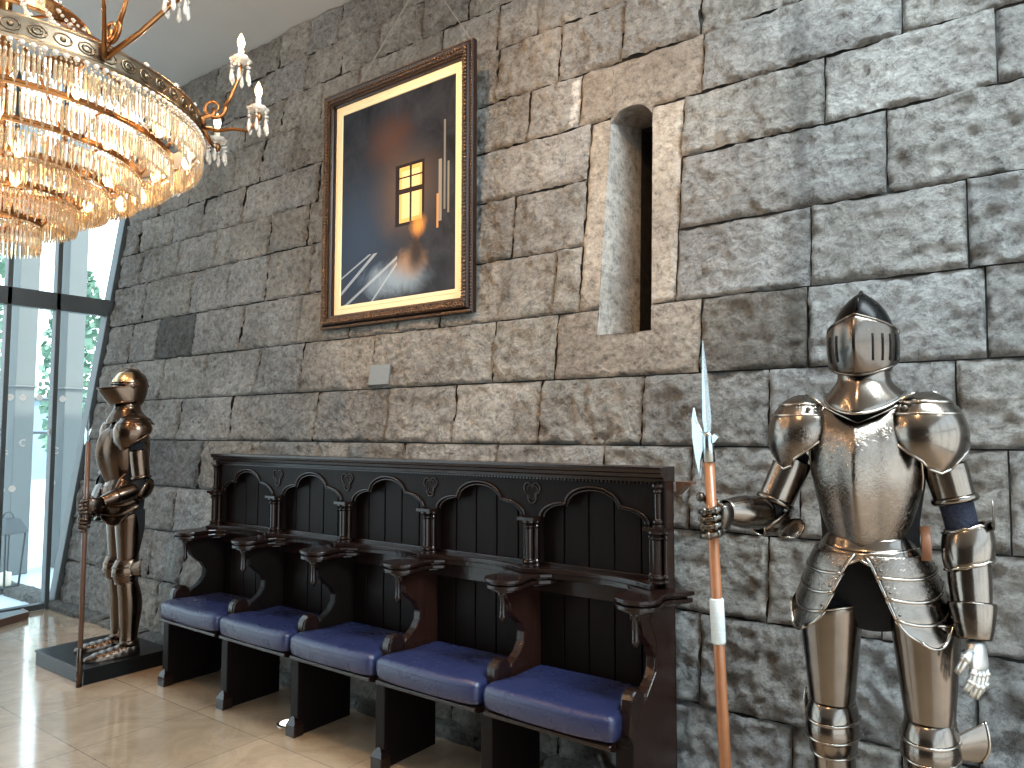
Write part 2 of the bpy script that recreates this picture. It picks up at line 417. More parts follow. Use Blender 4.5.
for r in range(len(ROWS)-1):
    zt, js = ROWS[r]; zb = ROWS[r+1][0]
    if r == len(ROWS)-2: zb = .0
    xs = [XL] + js + [XW1]
    for i in range(len(xs)-1):
        x0, x1 = xs[i], xs[i+1]
        v = rnd.uniform(.40, .49); wm = rnd.uniform(-.010, .022)
        cx = (x0+x1)/2
        warm = .02 if cx < -1.5 else 0  # warm lamp tint put into the stone colour on this part of the wall
        tone = [v+wm+warm, v+wm*.4+warm*.3, v-wm*.6-warm*.4]
        off = rnd.uniform(-.006, .008); seed = r*31+i*7.3; ro = rnd.uniform(.75, 1.15) if cx > -2 else rnd.uniform(.6, .9)
        g = .0030
        B0, B1, Z0_, Z1_ = x0+g, x1-g, zb+g, zt-g
        if r == 8 and abs(x0+1.26) < .01: tone = [.24, .22, .20]       # dark weathered block
        if r == 7 and abs(x0+6.04) < .01: tone = [.17, .165, .16]
        if r == 10 and x1 < -5.0 and x0 > -6: tone = [.26, .26, .265]
        if r in (5, 6, 7) and abs(x0+1.91) < .01:
            if r != 5: continue
            # dressed jamb stones of the arrow slit, one tall stone on each side
            zb2 = ROWS[8][0]
            for a, b_ in ((x0+g, HX0), (HX1, x1-g)):
                blk = (a if a < -1.85 else a-.2, b_ if b_ > -1.45 else b_+.2, zb2+g, zt-g)
                add_patch((a, b_, zb2+g, zt-g), blk, [.36, .335, .305], .16, seed, 0, 'right' if a > -1.7 else None)
            continue
        blk = (B0, B1, Z0_, Z1_)
        if r in (4, 8) and x0 < HX1 and x1 > HX0:       # lintel and sill notched by the slit
            ro = .3
            tone = [.33, .30, .27]
            if r == 4:
                for rc, wp in (((B0, HX0, Z0_, Z1_), None), ((HX1, B1, Z0_, Z1_), 'right'), ((HX0, HX1, HZ1, Z1_), 'mid')): add_patch(rc, blk, tone, ro, seed, 0, wp)
            else:
                for rc, wp in (((B0, HX0, Z0_, Z1_), None), ((HX1, B1, Z0_, Z1_), 'right'), ((HX0, HX1, Z0_, HZ0), 'mid')): add_patch(rc, blk, tone, ro, seed, 0, wp)
            continue
        add_patch(blk, blk, tone, ro, seed, off)
wall = struct(new_obj('wall_back', bm, M['stone']))
# mortar bed right behind the stones (with the slit left open) and the slit's inner faces
bm = BM()
def bed(x0, x1, z0, z1):
    P = [(x0, wy(z0)+.030, z0), (x1, wy(z0)+.030, z0), (x1, wy(z1)+.030, z1), (x0, wy(z1)+.030, z1)]
    Q = [(x, y+.30, z) for x, y, z in P]
    a = [bm.verts.new(p) for p in P]; b_ = [bm.verts.new(p) for p in Q]
    bm.faces.new(a); bm.faces.new(b_[::-1])
    for i in range(4):
        k = (i+1) % 4; bm.faces.new((a[i], b_[i], b_[k], a[k]))
bed(XL, HX0-.004, 0, ZC); bed(-1.49, XW1, 0, ZC); bed(HX0-.004, -1.49, 0, HZ0-.004); bed(HX0-.004, -1.49, HZ1+.004, ZC)
struct(new_obj('wall_core', bm, M['mortar'], wall))
# slit lining: splayed left jamb, straight right jamb, sill, rounded head, deep black slot
bm = BM(); lay = bm.loops.layers.float_color.new('tone')
SD = .30; SX0, SX1 = -1.735, -1.615
def lin(x, z, d): return Vector((x, wy(z)+.004+d, z))
def quad_grid(f, nu, nv, tone, ro):
    V = [[bm.verts.new(f(i/nu, j/nv)) for i in range(nu+1)] for j in range(nv+1)]
    for j in range(nv):
        for i in range(nu):
            fc = bm.faces.new((V[j][i], V[j][i+1], V[j+1][i+1], V[j+1][i])); fc.smooth = True
            for l in fc.loops: l[lay] = (*tone, ro)
def sl(z): return -1.712-.055*(z-2.02)/1.17
def sr(z): return hx1(z)-.010
def zbot(u): return HZ0+.045*u
def ztop_(u): return HZ1-.0*u
def jl(u, v):
    z = zbot(u)+(ztop_(u)-zbot(u))*v
    return lin(HX0+(sl(z)-HX0)*u+.006*(1-u)*noise.noise((u*3, z*6, 1)), z, SD*u)
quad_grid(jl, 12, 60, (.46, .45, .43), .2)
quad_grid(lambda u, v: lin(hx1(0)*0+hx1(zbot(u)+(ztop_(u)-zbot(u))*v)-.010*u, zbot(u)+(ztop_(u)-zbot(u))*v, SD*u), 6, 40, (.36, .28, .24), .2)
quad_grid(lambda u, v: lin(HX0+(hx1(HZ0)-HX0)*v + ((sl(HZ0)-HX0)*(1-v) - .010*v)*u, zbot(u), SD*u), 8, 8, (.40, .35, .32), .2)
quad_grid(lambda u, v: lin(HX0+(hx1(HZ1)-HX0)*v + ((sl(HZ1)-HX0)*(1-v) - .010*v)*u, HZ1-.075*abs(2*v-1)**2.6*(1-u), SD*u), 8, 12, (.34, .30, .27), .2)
# deep slot beyond the splay: four sides and an end
DK_ = (.045, .04, .036)  # shade inside the deep slot put into its stone colour
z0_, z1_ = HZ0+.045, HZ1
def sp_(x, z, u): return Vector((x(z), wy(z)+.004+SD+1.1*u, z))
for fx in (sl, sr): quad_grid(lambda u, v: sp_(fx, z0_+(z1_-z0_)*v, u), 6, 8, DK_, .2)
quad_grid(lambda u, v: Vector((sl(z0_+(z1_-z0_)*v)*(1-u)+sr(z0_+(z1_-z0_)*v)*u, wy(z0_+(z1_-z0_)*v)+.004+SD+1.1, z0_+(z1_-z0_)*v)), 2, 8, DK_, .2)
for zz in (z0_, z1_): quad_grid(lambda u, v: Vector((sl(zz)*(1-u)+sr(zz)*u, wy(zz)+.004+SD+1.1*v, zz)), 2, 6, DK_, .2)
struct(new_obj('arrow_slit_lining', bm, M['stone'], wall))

# rough stone footing at the foot of the wall, running on outside the glass
bm = BM(); lay = bm.loops.layers.float_color.new('tone')
x = -9.2; k = 0
while x < 1.4:
    w = rnd.uniform(.35, .8); x1 = min(x+w, 1.4)
    hz = rnd.uniform(.035, .06); fy = 2.775+rnd.uniform(-.012, .012); back = 2.99 if x < XL-.3 else 2.93
    tn = rnd.uniform(.2, .32); n = 12
    rows = []
    for (yy, zz) in ((fy, -.02), (fy, .6*hz), (fy+.012, hz), ((fy+back)/2, hz+.006), (back, hz)):
        row = []
        for i in range(n+1):
            xx = x+.006+(x1-x-.012)*i/n
            q = noise.noise((xx*14, yy*14, zz*20+k)); ed = .012 if i in (0, n) else 0
            row.append(Vector((xx, yy+.016*q+ed, max(-.02, zz+.010*noise.noise((xx*11, yy*11, 5))-ed if zz > 0 else zz))))
        rows.append(row)
    V = grid(bm, rows)
    for rw in V:
        for v in rw:
            for l in v.link_loops: l[lay] = (tn*1.02, tn, tn*.95, .8)
    x = x1; k += 1
struct(new_obj('trim_1', bm, M['stone']))

# ------------------------------------------------------------------ glazed end wall (left)
def win_frame(bm, y0, y1, z0, z1, x=XL, d=.08): box(bm, x-d, x, y0, y1, z0, z1)
win = thing('window_1', 'x', 'x'); del win['label']; del win['category']; struct(win)
bm = BM()
win_frame(bm, YB, wy(2.6)-.02, 2.56, 2.71)                       # transom
win_frame(bm, YB, 1.98, 2.50, 2.56, XL+.05, .12)
for y in (2.40, 2.775, 1.95, 1.3, .65, 0, -1, -2, -3, -4): win_frame(bm, y-.019, y+.019, 0 if y not in (.65,) else 0, ZC)
win_frame(bm, YB, 2.75, 0, .05); win_frame(bm, YB, 3.5, ZC-.08, ZC)
# battered frame post that follows the leaning stone
P = [(wy(0)-.03, .045), (wy(0)+.065, .045), (wy(ZC)+.065, ZC), (wy(ZC)-.03, ZC)]
prism(bm, P, lambda a, b: (XL-.12, a, b), lambda a, b: (XL+.0, a, b))
struct(new_obj('window_frame', bm, M['frame_metal'], win, bevel=.004))
bm = BM()
for (a, b_) in ((.05, 2.56), (2.71, ZC-.08)):
    vs = [bm.verts.new(p) for p in [(XL-.04, YB, a), (XL-.04, wy(a)-.02, a), (XL-.04, wy(b_)-.02, b_), (XL-.04, YB, b_)]]
    bm.faces.new(vs)
struct(new_obj('window_glass', bm, M['glass'], win))
# white manifestation dots and broken rings on the glass
M['decal'] = simple('white_glass_decal', (.9, .95, .96), .5)
bm = BM()
def disc(y, z, r, r0=0, gap=0):
    n = 24; A = []; Bv = []
    for i in range(n+1):
        a = gap + (2*PI-2*gap)*i/n
        A.append(bm.verts.new((XL-.037, y+r*math.cos(a), z+r*math.sin(a)))); Bv.append(bm.verts.new((XL-.037, y+r0*math.cos(a), z+r0*math.sin(a))))
    for i in range(n): bm.faces.new((A[i], A[i+1], Bv[i+1], Bv[i]))
for y, z in ((2.445, 1.79), (2.54, 1.79), (2.665, 1.795), (2.85, 1.79), (2.41, 1.02), (2.49, 1.03), (2.79, 1.06)): disc(y, z, .028, .001)
for y, z, g in ((2.36, 1.50, .6), (2.77, 1.50, .2), (2.42, 1.33, .3), (2.56, 1.41, .9), (2.81, 1.34, .5)): disc(y, z, .032, .019, g)
for i in range(6):
    for z in (1.79, 1.03): disc(2.1-i*.4, z, .028, .001)
struct(new_obj('glass_decals', bm, M['decal'], win))

# glazed right wall and plain wall behind the camera (out of frame; they light the room)
win2 = thing('window_2', 'x', 'x'); del win2['label']; del win2['category']; struct(win2)
bm = BM()
for i in range(6):
    y = YB + i*(8.3/5); box(bm, XR, XR+.1, y-.04, y+.04, 0, ZC)
for z in (0, 2.2, ZC-.1): box(bm, XR, XR+.1, YB, 3.4, z, z+.1)
struct(new_obj('window_frame', bm, M['frame_metal'], win2))
bm = BM(); box(bm, XL, XR, YB-.15, YB, 0, ZC); struct(new_obj('wall_front', bm, M['plaster']))

# threshold step by the glass door
th = thing('door_threshold', 'low metal-edged step on the floor by the window at the far left', 'threshold', (-6.62, 2.40, 0))
A_, B_, C_ = (.05, -.20), (-.105, .14), (-.26, .155); D_ = (-.26, -.55)
bm = BM(); prism(bm, [A_, B_, C_, D_, (.20, -.55)], lambda a, b: (a, b, 0), lambda a, b: (a, b, .05))
new_obj('step_plate', bm, simple('blue_grey_step', (.30, .36, .38), .15, coat=.4), th, bevel=.003)
bm = BM(); e = [(.212, -.55), (.062, -.195), (-.096, .152), (-.26, .168)]; e2 = [(.20, -.55), (.05, -.20), (-.105, .14), (-.26, .155)]
grid(bm, [[Vector((*p, 0)) for p in e], [Vector((*p, .055)) for p in e], [Vector((*p, .055)) for p in e2], [Vector((*p, 0)) for p in e2]], closed=False)
new_obj('edge_strip', bm, simple('brown_metal_edge', (.22, .15, .12), .3, .7), th)

# ------------------------------------------------------------------ outdoors
M['paving'] = simple('pale_blue_paving', (.62, .68, .70), .35, noise_amt=.2, scale=1.2)
M['concrete'] = simple('pale_concrete', (.17, .185, .185), .8, noise_amt=.12, scale=4)
M['leaf'] = simple('grey_green_leaves', (.16, .27, .20), .7, noise_amt=.4, scale=5)
M['bark'] = simple('bark', (.12, .1, .08), .9)
bm = BM(); box(bm, -60, XL-.12, -20, 40, -.2, -.01); struct(new_obj('terrace', bm, M['paving']))
for (x, y, w) in ((-9, 3.26, .19), (-9, 3.75, .19), (-9, 2.55, .19)):
    bm = BM(); box(bm, -w/2-.12, w/2, -w/2, w/2, -.01, 4.9); box(bm, -w/2-.14, w/2+.02, -w/2-.02, w/2+.02, 1.98, 2.0)
    o = new_obj('concrete_column', bm, M['concrete'], bevel=.008); o.location = (x, y, 0)
    tag(o, {3.26: 'pale concrete column outside glass, in the pane left of the thick mullion', 3.75: 'pale concrete column outside glass, nearest to the leaning stone wall', 2.55: 'pale concrete column outside glass at the far left picture edge'}[y], 'column', 'columns outside the glass')
def make_tree(x, y, h, r, seed, label):
    rd = random.Random(seed)
    t = thing('tree', label, 'tree', (x, y, -.01), 0, 'trees beyond the terrace')
    bm = BM(); tube(bm, [(0, 0, 0), (.05, .03, h*.35), (-.03, .02, h*.6)], [.1, .08, .04], 8); new_obj('trunk', bm, M['bark'], t)
    bm = BM()
    for _ in range(1500):
        a = rd.uniform(0, 2*PI); q = rd.random()**.5; zc = rd.random()
        R = r*(math.sin(PI*min(.98, max(.05, zc*.9+.08)))**.6)
        p = Vector((R*q*math.cos(a), R*q*math.sin(a), h*.12+h*.86*zc))
        s = rd.uniform(.05, .12); d1 = Vector((rd.uniform(-1, 1), rd.uniform(-1, 1), rd.uniform(-1, 1))).normalized()*s; d2 = d1.orthogonal()*.6
        bm.faces.new([bm.verts.new(p+d) for d in (d1, d2, -d1, -d2)])
    new_obj('foliage', bm, M['leaf'], t)
for i, (x, y, h, r, lb) in enumerate(((-15.0, 4.6, 5.6, .95, 'leafy green tree outside, seen left of the first concrete column'), (-16.5, 7.0, 5.0, .7, 'leafy tree outside, between the two concrete columns'), (-17.5, 9.3, 3.4, .9, 'low green tree outside, in the last pane beside the stone wall'))):
    make_tree(x, y, h, r, 50+i, lb)
# railing outside
rl = thing('railing', 'thin metal handrail outside the glass behind the concrete columns', 'railing', (-11, 4.5, -.01))
bm = BM()
for z in (1.95, 1.5): tube(bm, [(0, -3.5, z), (0, 3.5, z)], .018, 8)
new_obj('rail', bm, M['frame_metal'], rl)
for y in (-3.3, -1.6, 0.1, 1.8, 3.4):
    bm = BM(); tube(bm, [(0, y, 0), (0, y, 1.95)], .02, 8); new_obj('post', bm, M['frame_metal'], rl)
# far wall / building strip
bm = BM(); box(bm, -26.5, -26, -2, 24, -.01, 2.5); box(bm, -26.6, -25.9, -2.1, 24.1, 2.5, 2.62)
for i in range(9): box(bm, -25.98, -25.95, 1+i*2.4, 2.2+i*2.4, .5, 2.0)
tag(new_obj('garden_wall', bm, simple('blue_grey_building', (.22, .30, .38), .6, noise_amt=.2, scale=1)), 'low blue-grey wall far outside behind the trees', 'wall')

# lantern outside on the paving
def lantern(loc, s, label):
    t = thing('lantern', label, 'lantern', loc, .35); t.scale = (s, s, s)
    b0, b1, hh = .066, .092, .46
    fm = M['frame_metal']
    bm = BM()
    for sx in (-1, 1):
        for sy in (-1, 1): tube(bm, [(sx*b0, sy*b0, 0), (sx*b1, sy*b1, hh)], .009, 6)
    for b_, z in ((b0, .01), (b1, hh)):
        for k in range(4):
            c = [(b_, b_), (-b_, b_), (-b_, -b_), (b_, -b_)]
            tube(bm, [(*c[k], z), (*c[(k+1) % 4], z)], .009, 6)
    box(bm, -b0, b0, -b0, b0, 0, .012)
    new_obj('lantern_frame', bm, fm, t)
    bm = BM()
    grid(bm, [[Vector((q*x, q*y, z)) for x, y in ((1, 1), (-1, 1), (-1, -1), (1, -1))] for q, z in ((.108, hh), (.104, hh+.02), (.062, hh+.115), (.03, hh+.125))], closed=True, cap=True)
    new_obj('lantern_roof', bm, fm, t)
    bm = BM(); tube(bm, [Vector((.06*math.cos(a), 0, hh+.125+.05*math.sin(a))) for a in [PI*i/10 for i in range(11)]], .006, 6); new_obj('handle', bm, fm, t)
    bm = BM(); lathe(bm, [(.04, .012), (.042, .02), (.042, .12), (.036, .125), (.004, .122), (.003, .14)], n=14)
    new_obj('candle', bm, M['candle'], t, smooth=True)
lantern((-8.0, 2.83, .045), 1.1, 'dark metal candle lantern standing just outside the glass at the far left')

# ------------------------------------------------------------------ framed picture
pic = thing('framed_picture', 'large dark painting in a carved brown frame hanging on the stone wall', 'picture')
px0, px1, pz0, pz1 = -3.858, -2.572, 2.165, 3.738; PY = 3.100
def frame_ring(bm, x0, x1, z0, z1, prof):
    """prof: list of (inset, y)"""
    rows = []
    for ins, y in prof:
        rows.append([Vector(p) for p in ((x0+ins, y, z0+ins), (x1-ins, y, z0+ins), (x1-ins, y, z1-ins), (x0+ins, y, z1-ins))])
    grid(bm, rows, closed=True)
bm = BM(); frame_ring(bm, px0, px1, pz0, pz1, [(0, PY+.058), (0, PY+.026), (.008, PY+.018), (.018, PY+.020), (.02, PY+.026), (.03, PY+.004), (.066, PY+.018), (.074, PY+.016), (.082, PY+.035), (.092, PY+.037), (.094, PY+.05)])
new_obj('frame_moulding', bm, M['pic_wood'], pic)
bm = BM()
rdp = random.Random(3)
def beads(x0, x1, z0, z1, ins, y, step, r):
    pts = []
    L = x1-x0-2*ins; H = z1-z0-2*ins
    for i in range(int(L/step)+1): pts += [(x0+ins+i*step, z0+ins), (x0+ins+i*step, z1-ins)]
    for i in range(1, int(H/step)+1): pts += [(x0+ins, z0+ins+i*step), (x1-ins, z0+ins+i*step)]
    for k, (a, b_) in enumerate(pts):
        j = Vector((rdp.uniform(-.002, .002), 0, rdp.uniform(-.002, .002)))
        lathe(bm, [(0, -r), (r*.75, -r*.6), (r, 0), (r*.75, r*.6), (0, r)], Vector((a, y, b_))+j, n=6)
        if k % 2 == 0:
            tube(bm, [Vector((a+r*1.3*math.cos(t), y-.002, b_+r*1.3*math.sin(t))) for t in [PI*1.5*i/6+k for i in range(7)]], .0025, 4)
beads(px0, px1, pz0, pz1, .045, PY+.005, .022, .009)
beads(px0, px1, pz0, pz1, .009, PY+.017, .018, .006)
beads(px0, px1, pz0, pz1, .078, PY+.02, .016, .005)
beads(px0, px1, pz0, pz1, .060, PY+.012, .018, .007)
new_obj('carved_ornament', bm, steel('dull_bronze_carving', (.17, .10, .06), .32), pic, smooth=True)
M['matte_cream'] = simple('cream_mount', (.80, .66, .42), .7, noise_amt=.04)
bm = BM(); frame_ring(bm, px0, px1, pz0, pz1, [(.092, PY+.050), (.122, PY+.050), (.125, PY+.054), (.129, PY+.050), (.150, PY+.050), (.152, PY+.056)])
new_obj('mount', bm, M['matte_cream'], pic)
bm = BM(); vs = [bm.verts.new(p) for p in ((px0+.148, PY+.056, pz0+.148), (px1-.148, PY+.056, pz0+.148), (px1-.148, PY+.056, pz1-.148), (px0+.148, PY+.056, pz1-.148))]
bm.faces.new(vs)
# painting image: abstract dark interior (procedural)
def painting_mat():
    m, nt, b = mat_new('dark_interior_painting')
    tc = N(nt, 'ShaderNodeTexCoord'); mp = N(nt, 'ShaderNodeMapping')
    W, H = px1-px0-.296, pz1-pz0-.296
    mp.inputs['Location'].default_value = (-(px0+.148)/W, 0, -(pz0+.148)/H); mp.inputs['Scale'].default_value = (1/W, 1, 1/H)
    nt.links.new(tc.outputs['Object'], mp.inputs['Vector'])
    sx = N(nt, 'ShaderNodeSeparateXYZ'); nt.links.new(mp.outputs['Vector'], sx.inputs[0])
    nz = N(nt, 'ShaderNodeTexNoise'); nz.inputs['Scale'].default_value = 5; nz.inputs['Detail'].default_value = 10; nz.inputs['Roughness'].default_value = .65; nz.inputs['Distortion'].default_value = .7
    nt.links.new(mp.outputs['Vector'], nz.inputs['Vector'])
    rp = N(nt, 'ShaderNodeValToRGB'); e = rp.color_ramp.elements
    e[0].position = .35; e[0].color = (.006, .007, .010, 1); e[1].position = .75; e[1].color = (.034, .036, .048, 1)
    nt.links.new(nz.outputs['Fac'], rp.inputs['Fac'])
    cur = rp.outputs['Color']
    def math_(op, a, b_=None, c=None):
        n = N(nt, 'ShaderNodeMath', operation=op)
        for i, v in enumerate((a, b_, c)):
            if v is None: continue
            if isinstance(v, (int, float)): n.inputs[i].default_value = v
            else: nt.links.new(v, n.inputs[i])
        return n.outputs[0]
    X, Z = sx.outputs['X'], sx.outputs['Z']
    def blob(cx, cz, rx, rz, col, amt, nzw=0.0):
        nonlocal cur
        dx = math_('DIVIDE', math_('SUBTRACT', X, cx), rx); dz = math_('DIVIDE', math_('SUBTRACT', Z, cz), rz)
        d = math_('SQRT', math_('ADD', math_('MULTIPLY', dx, dx), math_('MULTIPLY', dz, dz)))
        if nzw: d = math_('ADD', d, math_('MULTIPLY', math_('SUBTRACT', nz.outputs['Fac'], .5), nzw))
        f = N(nt, 'ShaderNodeMapRange'); f.interpolation_type = 'SMOOTHSTEP'
        f.inputs['From Min'].default_value = 0.1; f.inputs['From Max'].default_value = 1; f.inputs['To Min'].default_value = amt; f.inputs['To Max'].default_value = 0
        nt.links.new(d, f.inputs['Value'])
        mx = N(nt, 'ShaderNodeMix', data_type='RGBA'); mx.inputs['B'].default_value = (*col, 1)
        nt.links.new(f.outputs['Result'], mx.inputs['Factor']); nt.links.new(cur, mx.inputs['A']); cur = mx.outputs['Result']
    def rect(x0, x1, z0, z1, col, amt=1.0):
        nonlocal cur
        a = math_('MULTIPLY', math_('GREATER_THAN', X, x0), math_('LESS_THAN', X, x1))
        c = math_('MULTIPLY', math_('GREATER_THAN', Z, z0), math_('LESS_THAN', Z, z1))
        f = math_('MULTIPLY', math_('MULTIPLY', a, c), amt)
        mx = N(nt, 'ShaderNodeMix', data_type='RGBA'); mx.inputs['B'].default_value = (*col, 1)
        nt.links.new(f, mx.inputs['Factor']); nt.links.new(cur, mx.inputs['A']); cur = mx.outputs['Result']
    blob(.15, .3, .55, .5, (.022, .038, .072), .9, .8)
    blob(.45, .78, .28, .2, (.07, .032, .02), .7, 1.6)
    blob(.60, .5, .4, .3, (.10, .065, .045), .8, .8)
    blob(.5, .10, .35, .12, (.25, .33, .42), .8, 1.6)
    blob(.62, .17, .22, .10, (.30, .18, .10), .7, 2.0)
    rect(.50, .745, .345, .645, (.012, .008, .007))
    rect(.535, .725, .36, .63, (.75, .40, .13)); rect(.555, .705, .38, .61, (.95, .60, .28))
    rect(.622, .64, .345, .645, (.02, .012, .01)); rect(.53, .73, .50, .525, (.02, .012, .01)); rect(.53, .73, .575, .583, (.02, .012, .01))
    rect(.86, .885, .33, .62, (.30, .27, .22), .7); rect(.90, .915, .38, .80, (.25, .24, .22), .6); rect(.93, .945, .36, .6, (.3, .28, .22), .6)
    blob(.70, .335, .085, .075, (.60, .26, .06), 1, 1.6)
    blob(.68, .20, .10, .12, (.012, .010, .012), .9, .8)
    rect(.845, .86, .3, .46, (.6, .3, .1), .8)
    # pale diagonal beams low on the left
    for (s, c0, w) in ((.55, .06, .010), (.42, -.02, .008), (.75, -.22, .007), (.36, .14, .005)):
        dd = math_('ABSOLUTE', math_('SUBTRACT', Z, math_('ADD', math_('MULTIPLY', X, s), c0)))
        f = math_('MULTIPLY', math_('LESS_THAN', dd, w), math_('MULTIPLY', math_('LESS_THAN', Z, .24), math_('LESS_THAN', X, .52)))
        f = math_('MULTIPLY', f, .55)
        mx = N(nt, 'ShaderNodeMix', data_type='RGBA'); mx.inputs['B'].default_value = (.40, .47, .55, 1)
        nt.links.new(f, mx.inputs['Factor']); nt.links.new(cur, mx.inputs['A']); cur = mx.outputs['Result']
    nt.links.new(cur, b.inputs['Base Color'])
    b.inputs['Roughness'].default_value = .5
    b.inputs['Specular IOR Level'].default_value = .12
    b.inputs['Coat Weight'].default_value = .02; b.inputs['Coat Roughness'].default_value = .04
    return m
new_obj('painting', bm, painting_mat(), pic)
bm = BM(); box(bm, px0+.02, px1-.02, PY+.058, PY+.068, pz0+.02, pz1-.02); new_obj('backing_board', bm, M['pic_wood'], pic)
# hanging wires from the two upper corners up to a hook
for a in ((px0+.25, PY+.06, pz1-.02), (px1-.02, PY+.06, pz1-.02)):
    bm = BM(); tube(bm, [a, (-3.25, wy(4.55)-.05, 4.55)], .0028, 6); new_obj('hanging_wire', bm, M['wire'], pic)
bm = BM(); tube(bm, [(-3.25, wy(4.55)+.0, 4.56), (-3.25, wy(4.55)-.06, 4.56), (-3.25, wy(4.55)-.06, 4.58)], .006, 6); new_obj('hook', bm, M['wire'], pic)

# small plaque on the wall
bm = BM(); mt = Matrix.Translation((-3.275, wy(1.84)-.018, 1.845)) @ Matrix.Rotation(-math.atan(BAT), 4, 'X')
box(bm, -.085, .085, -.008, .008, -.062, .062, mt)
pl = new_obj('wall_plaque', bm, M['plaque'], bevel=.003); tag(pl, 'small square grey metal plaque fixed on the stone wall below the picture', 'plaque')

# ------------------------------------------------------------------ choir stall bench
st = thing('choir_stall', 'long carved near-black wooden choir stall with five blue leather seats', 'bench')
XK = [-4.31+.609*k for k in range(6)]
BX0, BX1 = -4.330, -1.243
oak, oe = M['oak'], M['oak_edge']
BY = 2.70
# back boards
bm = BM()
nb = 25; bw = (BX1-BX0)/nb
for i in range(nb):
    a = BX0+i*bw
    for (z0, z1, y) in ((.92, 1.30, BY+.045), (.36, .90, BY+.04)):
        box(bm, a+.003, a+bw-.003, y, y+.02, z0, z1)
box(bm, BX0, BX1, BY+.058, BY+.075, .36, 1.31)
new_obj('back_boards', bm, oak, st, bevel=.003)
def arch_pts(k, n=44, drop=0.0):
    a, b_ = XK[k]+.042, XK[k+1]-.042
    out = []
    A, Bh = .072, .078; zs = 1.125
    for i in range(n+1):
        # parametrise three lobes by angle so the curve is evenly sampled
        t = i/n
        if t < .25:
            q = t/.25*PI/2; u = .25*(1-math.cos(q)); z = A*math.sin(q)
        elif t < .75:
            q = (t-.25)/.5*PI; u = .5-.25*math.cos(q); z = A*.93+Bh*math.sin(q)
        else:
            q = (t-.75)/.25*PI/2; u = 1-.25*(1-math.sin(q)); z = A*math.cos(q)
        out.append((a+(b_-a)*u, zs+z))
    return out
bm = BM()
ztop = 1.315
for k in range(5):
    ap = arch_pts(k)
    ap = [(XK[k] if k else BX0, .93), (XK[k]+.042, .93)] + ap + [(XK[k+1]-.042, .93), (XK[k+1] if k < 4 else BX1, .93)]
    rows = []
    for yy in (BY, BY+.03):
        rows.append(([Vector((x, yy, z)) for x, z in ap], [Vector((x, yy, ztop)) for x, z in ap]))
    (f0, t0), (f1, t1) = rows
    grid(bm, [f0, t0]); grid(bm, [f1, t1]); grid(bm, [f0, f1]); grid(bm, [t0, t1])
new_obj('arcade_panel', bm, oak, st)
for k in range(5):
    bm = BM(); ap = arch_pts(k)
    tube(bm, [(x, BY-.004, z) for x, z in ap], .0065, 8, ref=(0, 1, 0))
    c = ((XK[k]+XK[k+1])/2, 1.12)
    tube(bm, [(c[0]+(x-c[0])*.935, BY+.002, 1.125+(z-1.125)*.9) for x, z in ap], .0055, 8, ref=(0, 1, 0))
    new_obj('arch_moulding', bm, oe, st, smooth=True)
# trefoil ornaments between arches
for k in range(1, 5):
    bm = BM(); cx, cz = XK[k], 1.235
    P = []
    for (ox, oz, a0, a1) in ((-.021, .016, 20, 265), (0, -.026, 185, 355), (.021, .016, -85, 160)):
        for i in range(13):
            a = math.radians(a0+(a1-a0)*i/12); P.append((ox+.022*math.cos(a), oz+.024*math.sin(a)))
    for sc, r, y in ((1, .0045, BY-.003), (.66, .003, BY-.001)):
        rows = [(cx+x*sc, y, cz+z*sc) for x, z in P]
        tube(bm, rows+[rows[0]], r, 6, ref=(0, 1, 0))
    new_obj('trefoil_ornament', bm, oe, st, smooth=True)
# cornice with bead row
bm = BM()
prof = [(0, 1.30), (-.012, 1.302), (-.014, 1.315), (-.03, 1.322), (-.034, 1.335), (-.045, 1.34), (-.05, 1.352), (-.05, 1.362), (.085, 1.362), (.085, 1.30)]
prism(bm, prof, lambda y, z: (BX0-.006, BY+y, z), lambda y, z: (BX1+.006, BY+y, z))
new_obj('cornice', bm, oe, st)
bm = BM(); x = BX0
while x < BX1:
    box(bm, x, x+.010, BY-.014, BY, 1.293, 1.301); x += .018
new_obj('dentil_row', bm, oe, st)
# mid rail, concave between the arm rests
bm = BM()
for k in range(5):
    A = []
    for i in range(17):
        u = i/16; x = XK[k]+(XK[k+1]-XK[k])*u
        y = BY-.012-.075*(abs(2*u-1))**2.2
        A.append((x, y))
    poly = A+[(XK[k+1], BY+.04), (XK[k], BY+.04)]
    prism(bm, poly, lambda a, b: (a, b, .895), lambda a, b: (a, b, .915))
    poly = [(a, b+.010) for a, b in A]+[(XK[k+1], BY+.04), (XK[k], BY+.04)]
    prism(bm, poly, lambda a, b: (a, b, .87), lambda a, b: (a, b, .895))
box(bm, BX0, BX1, BY+.025, BY+.05, .80, .93)
new_obj('mid_rail', bm, oe, st, bevel=.003)
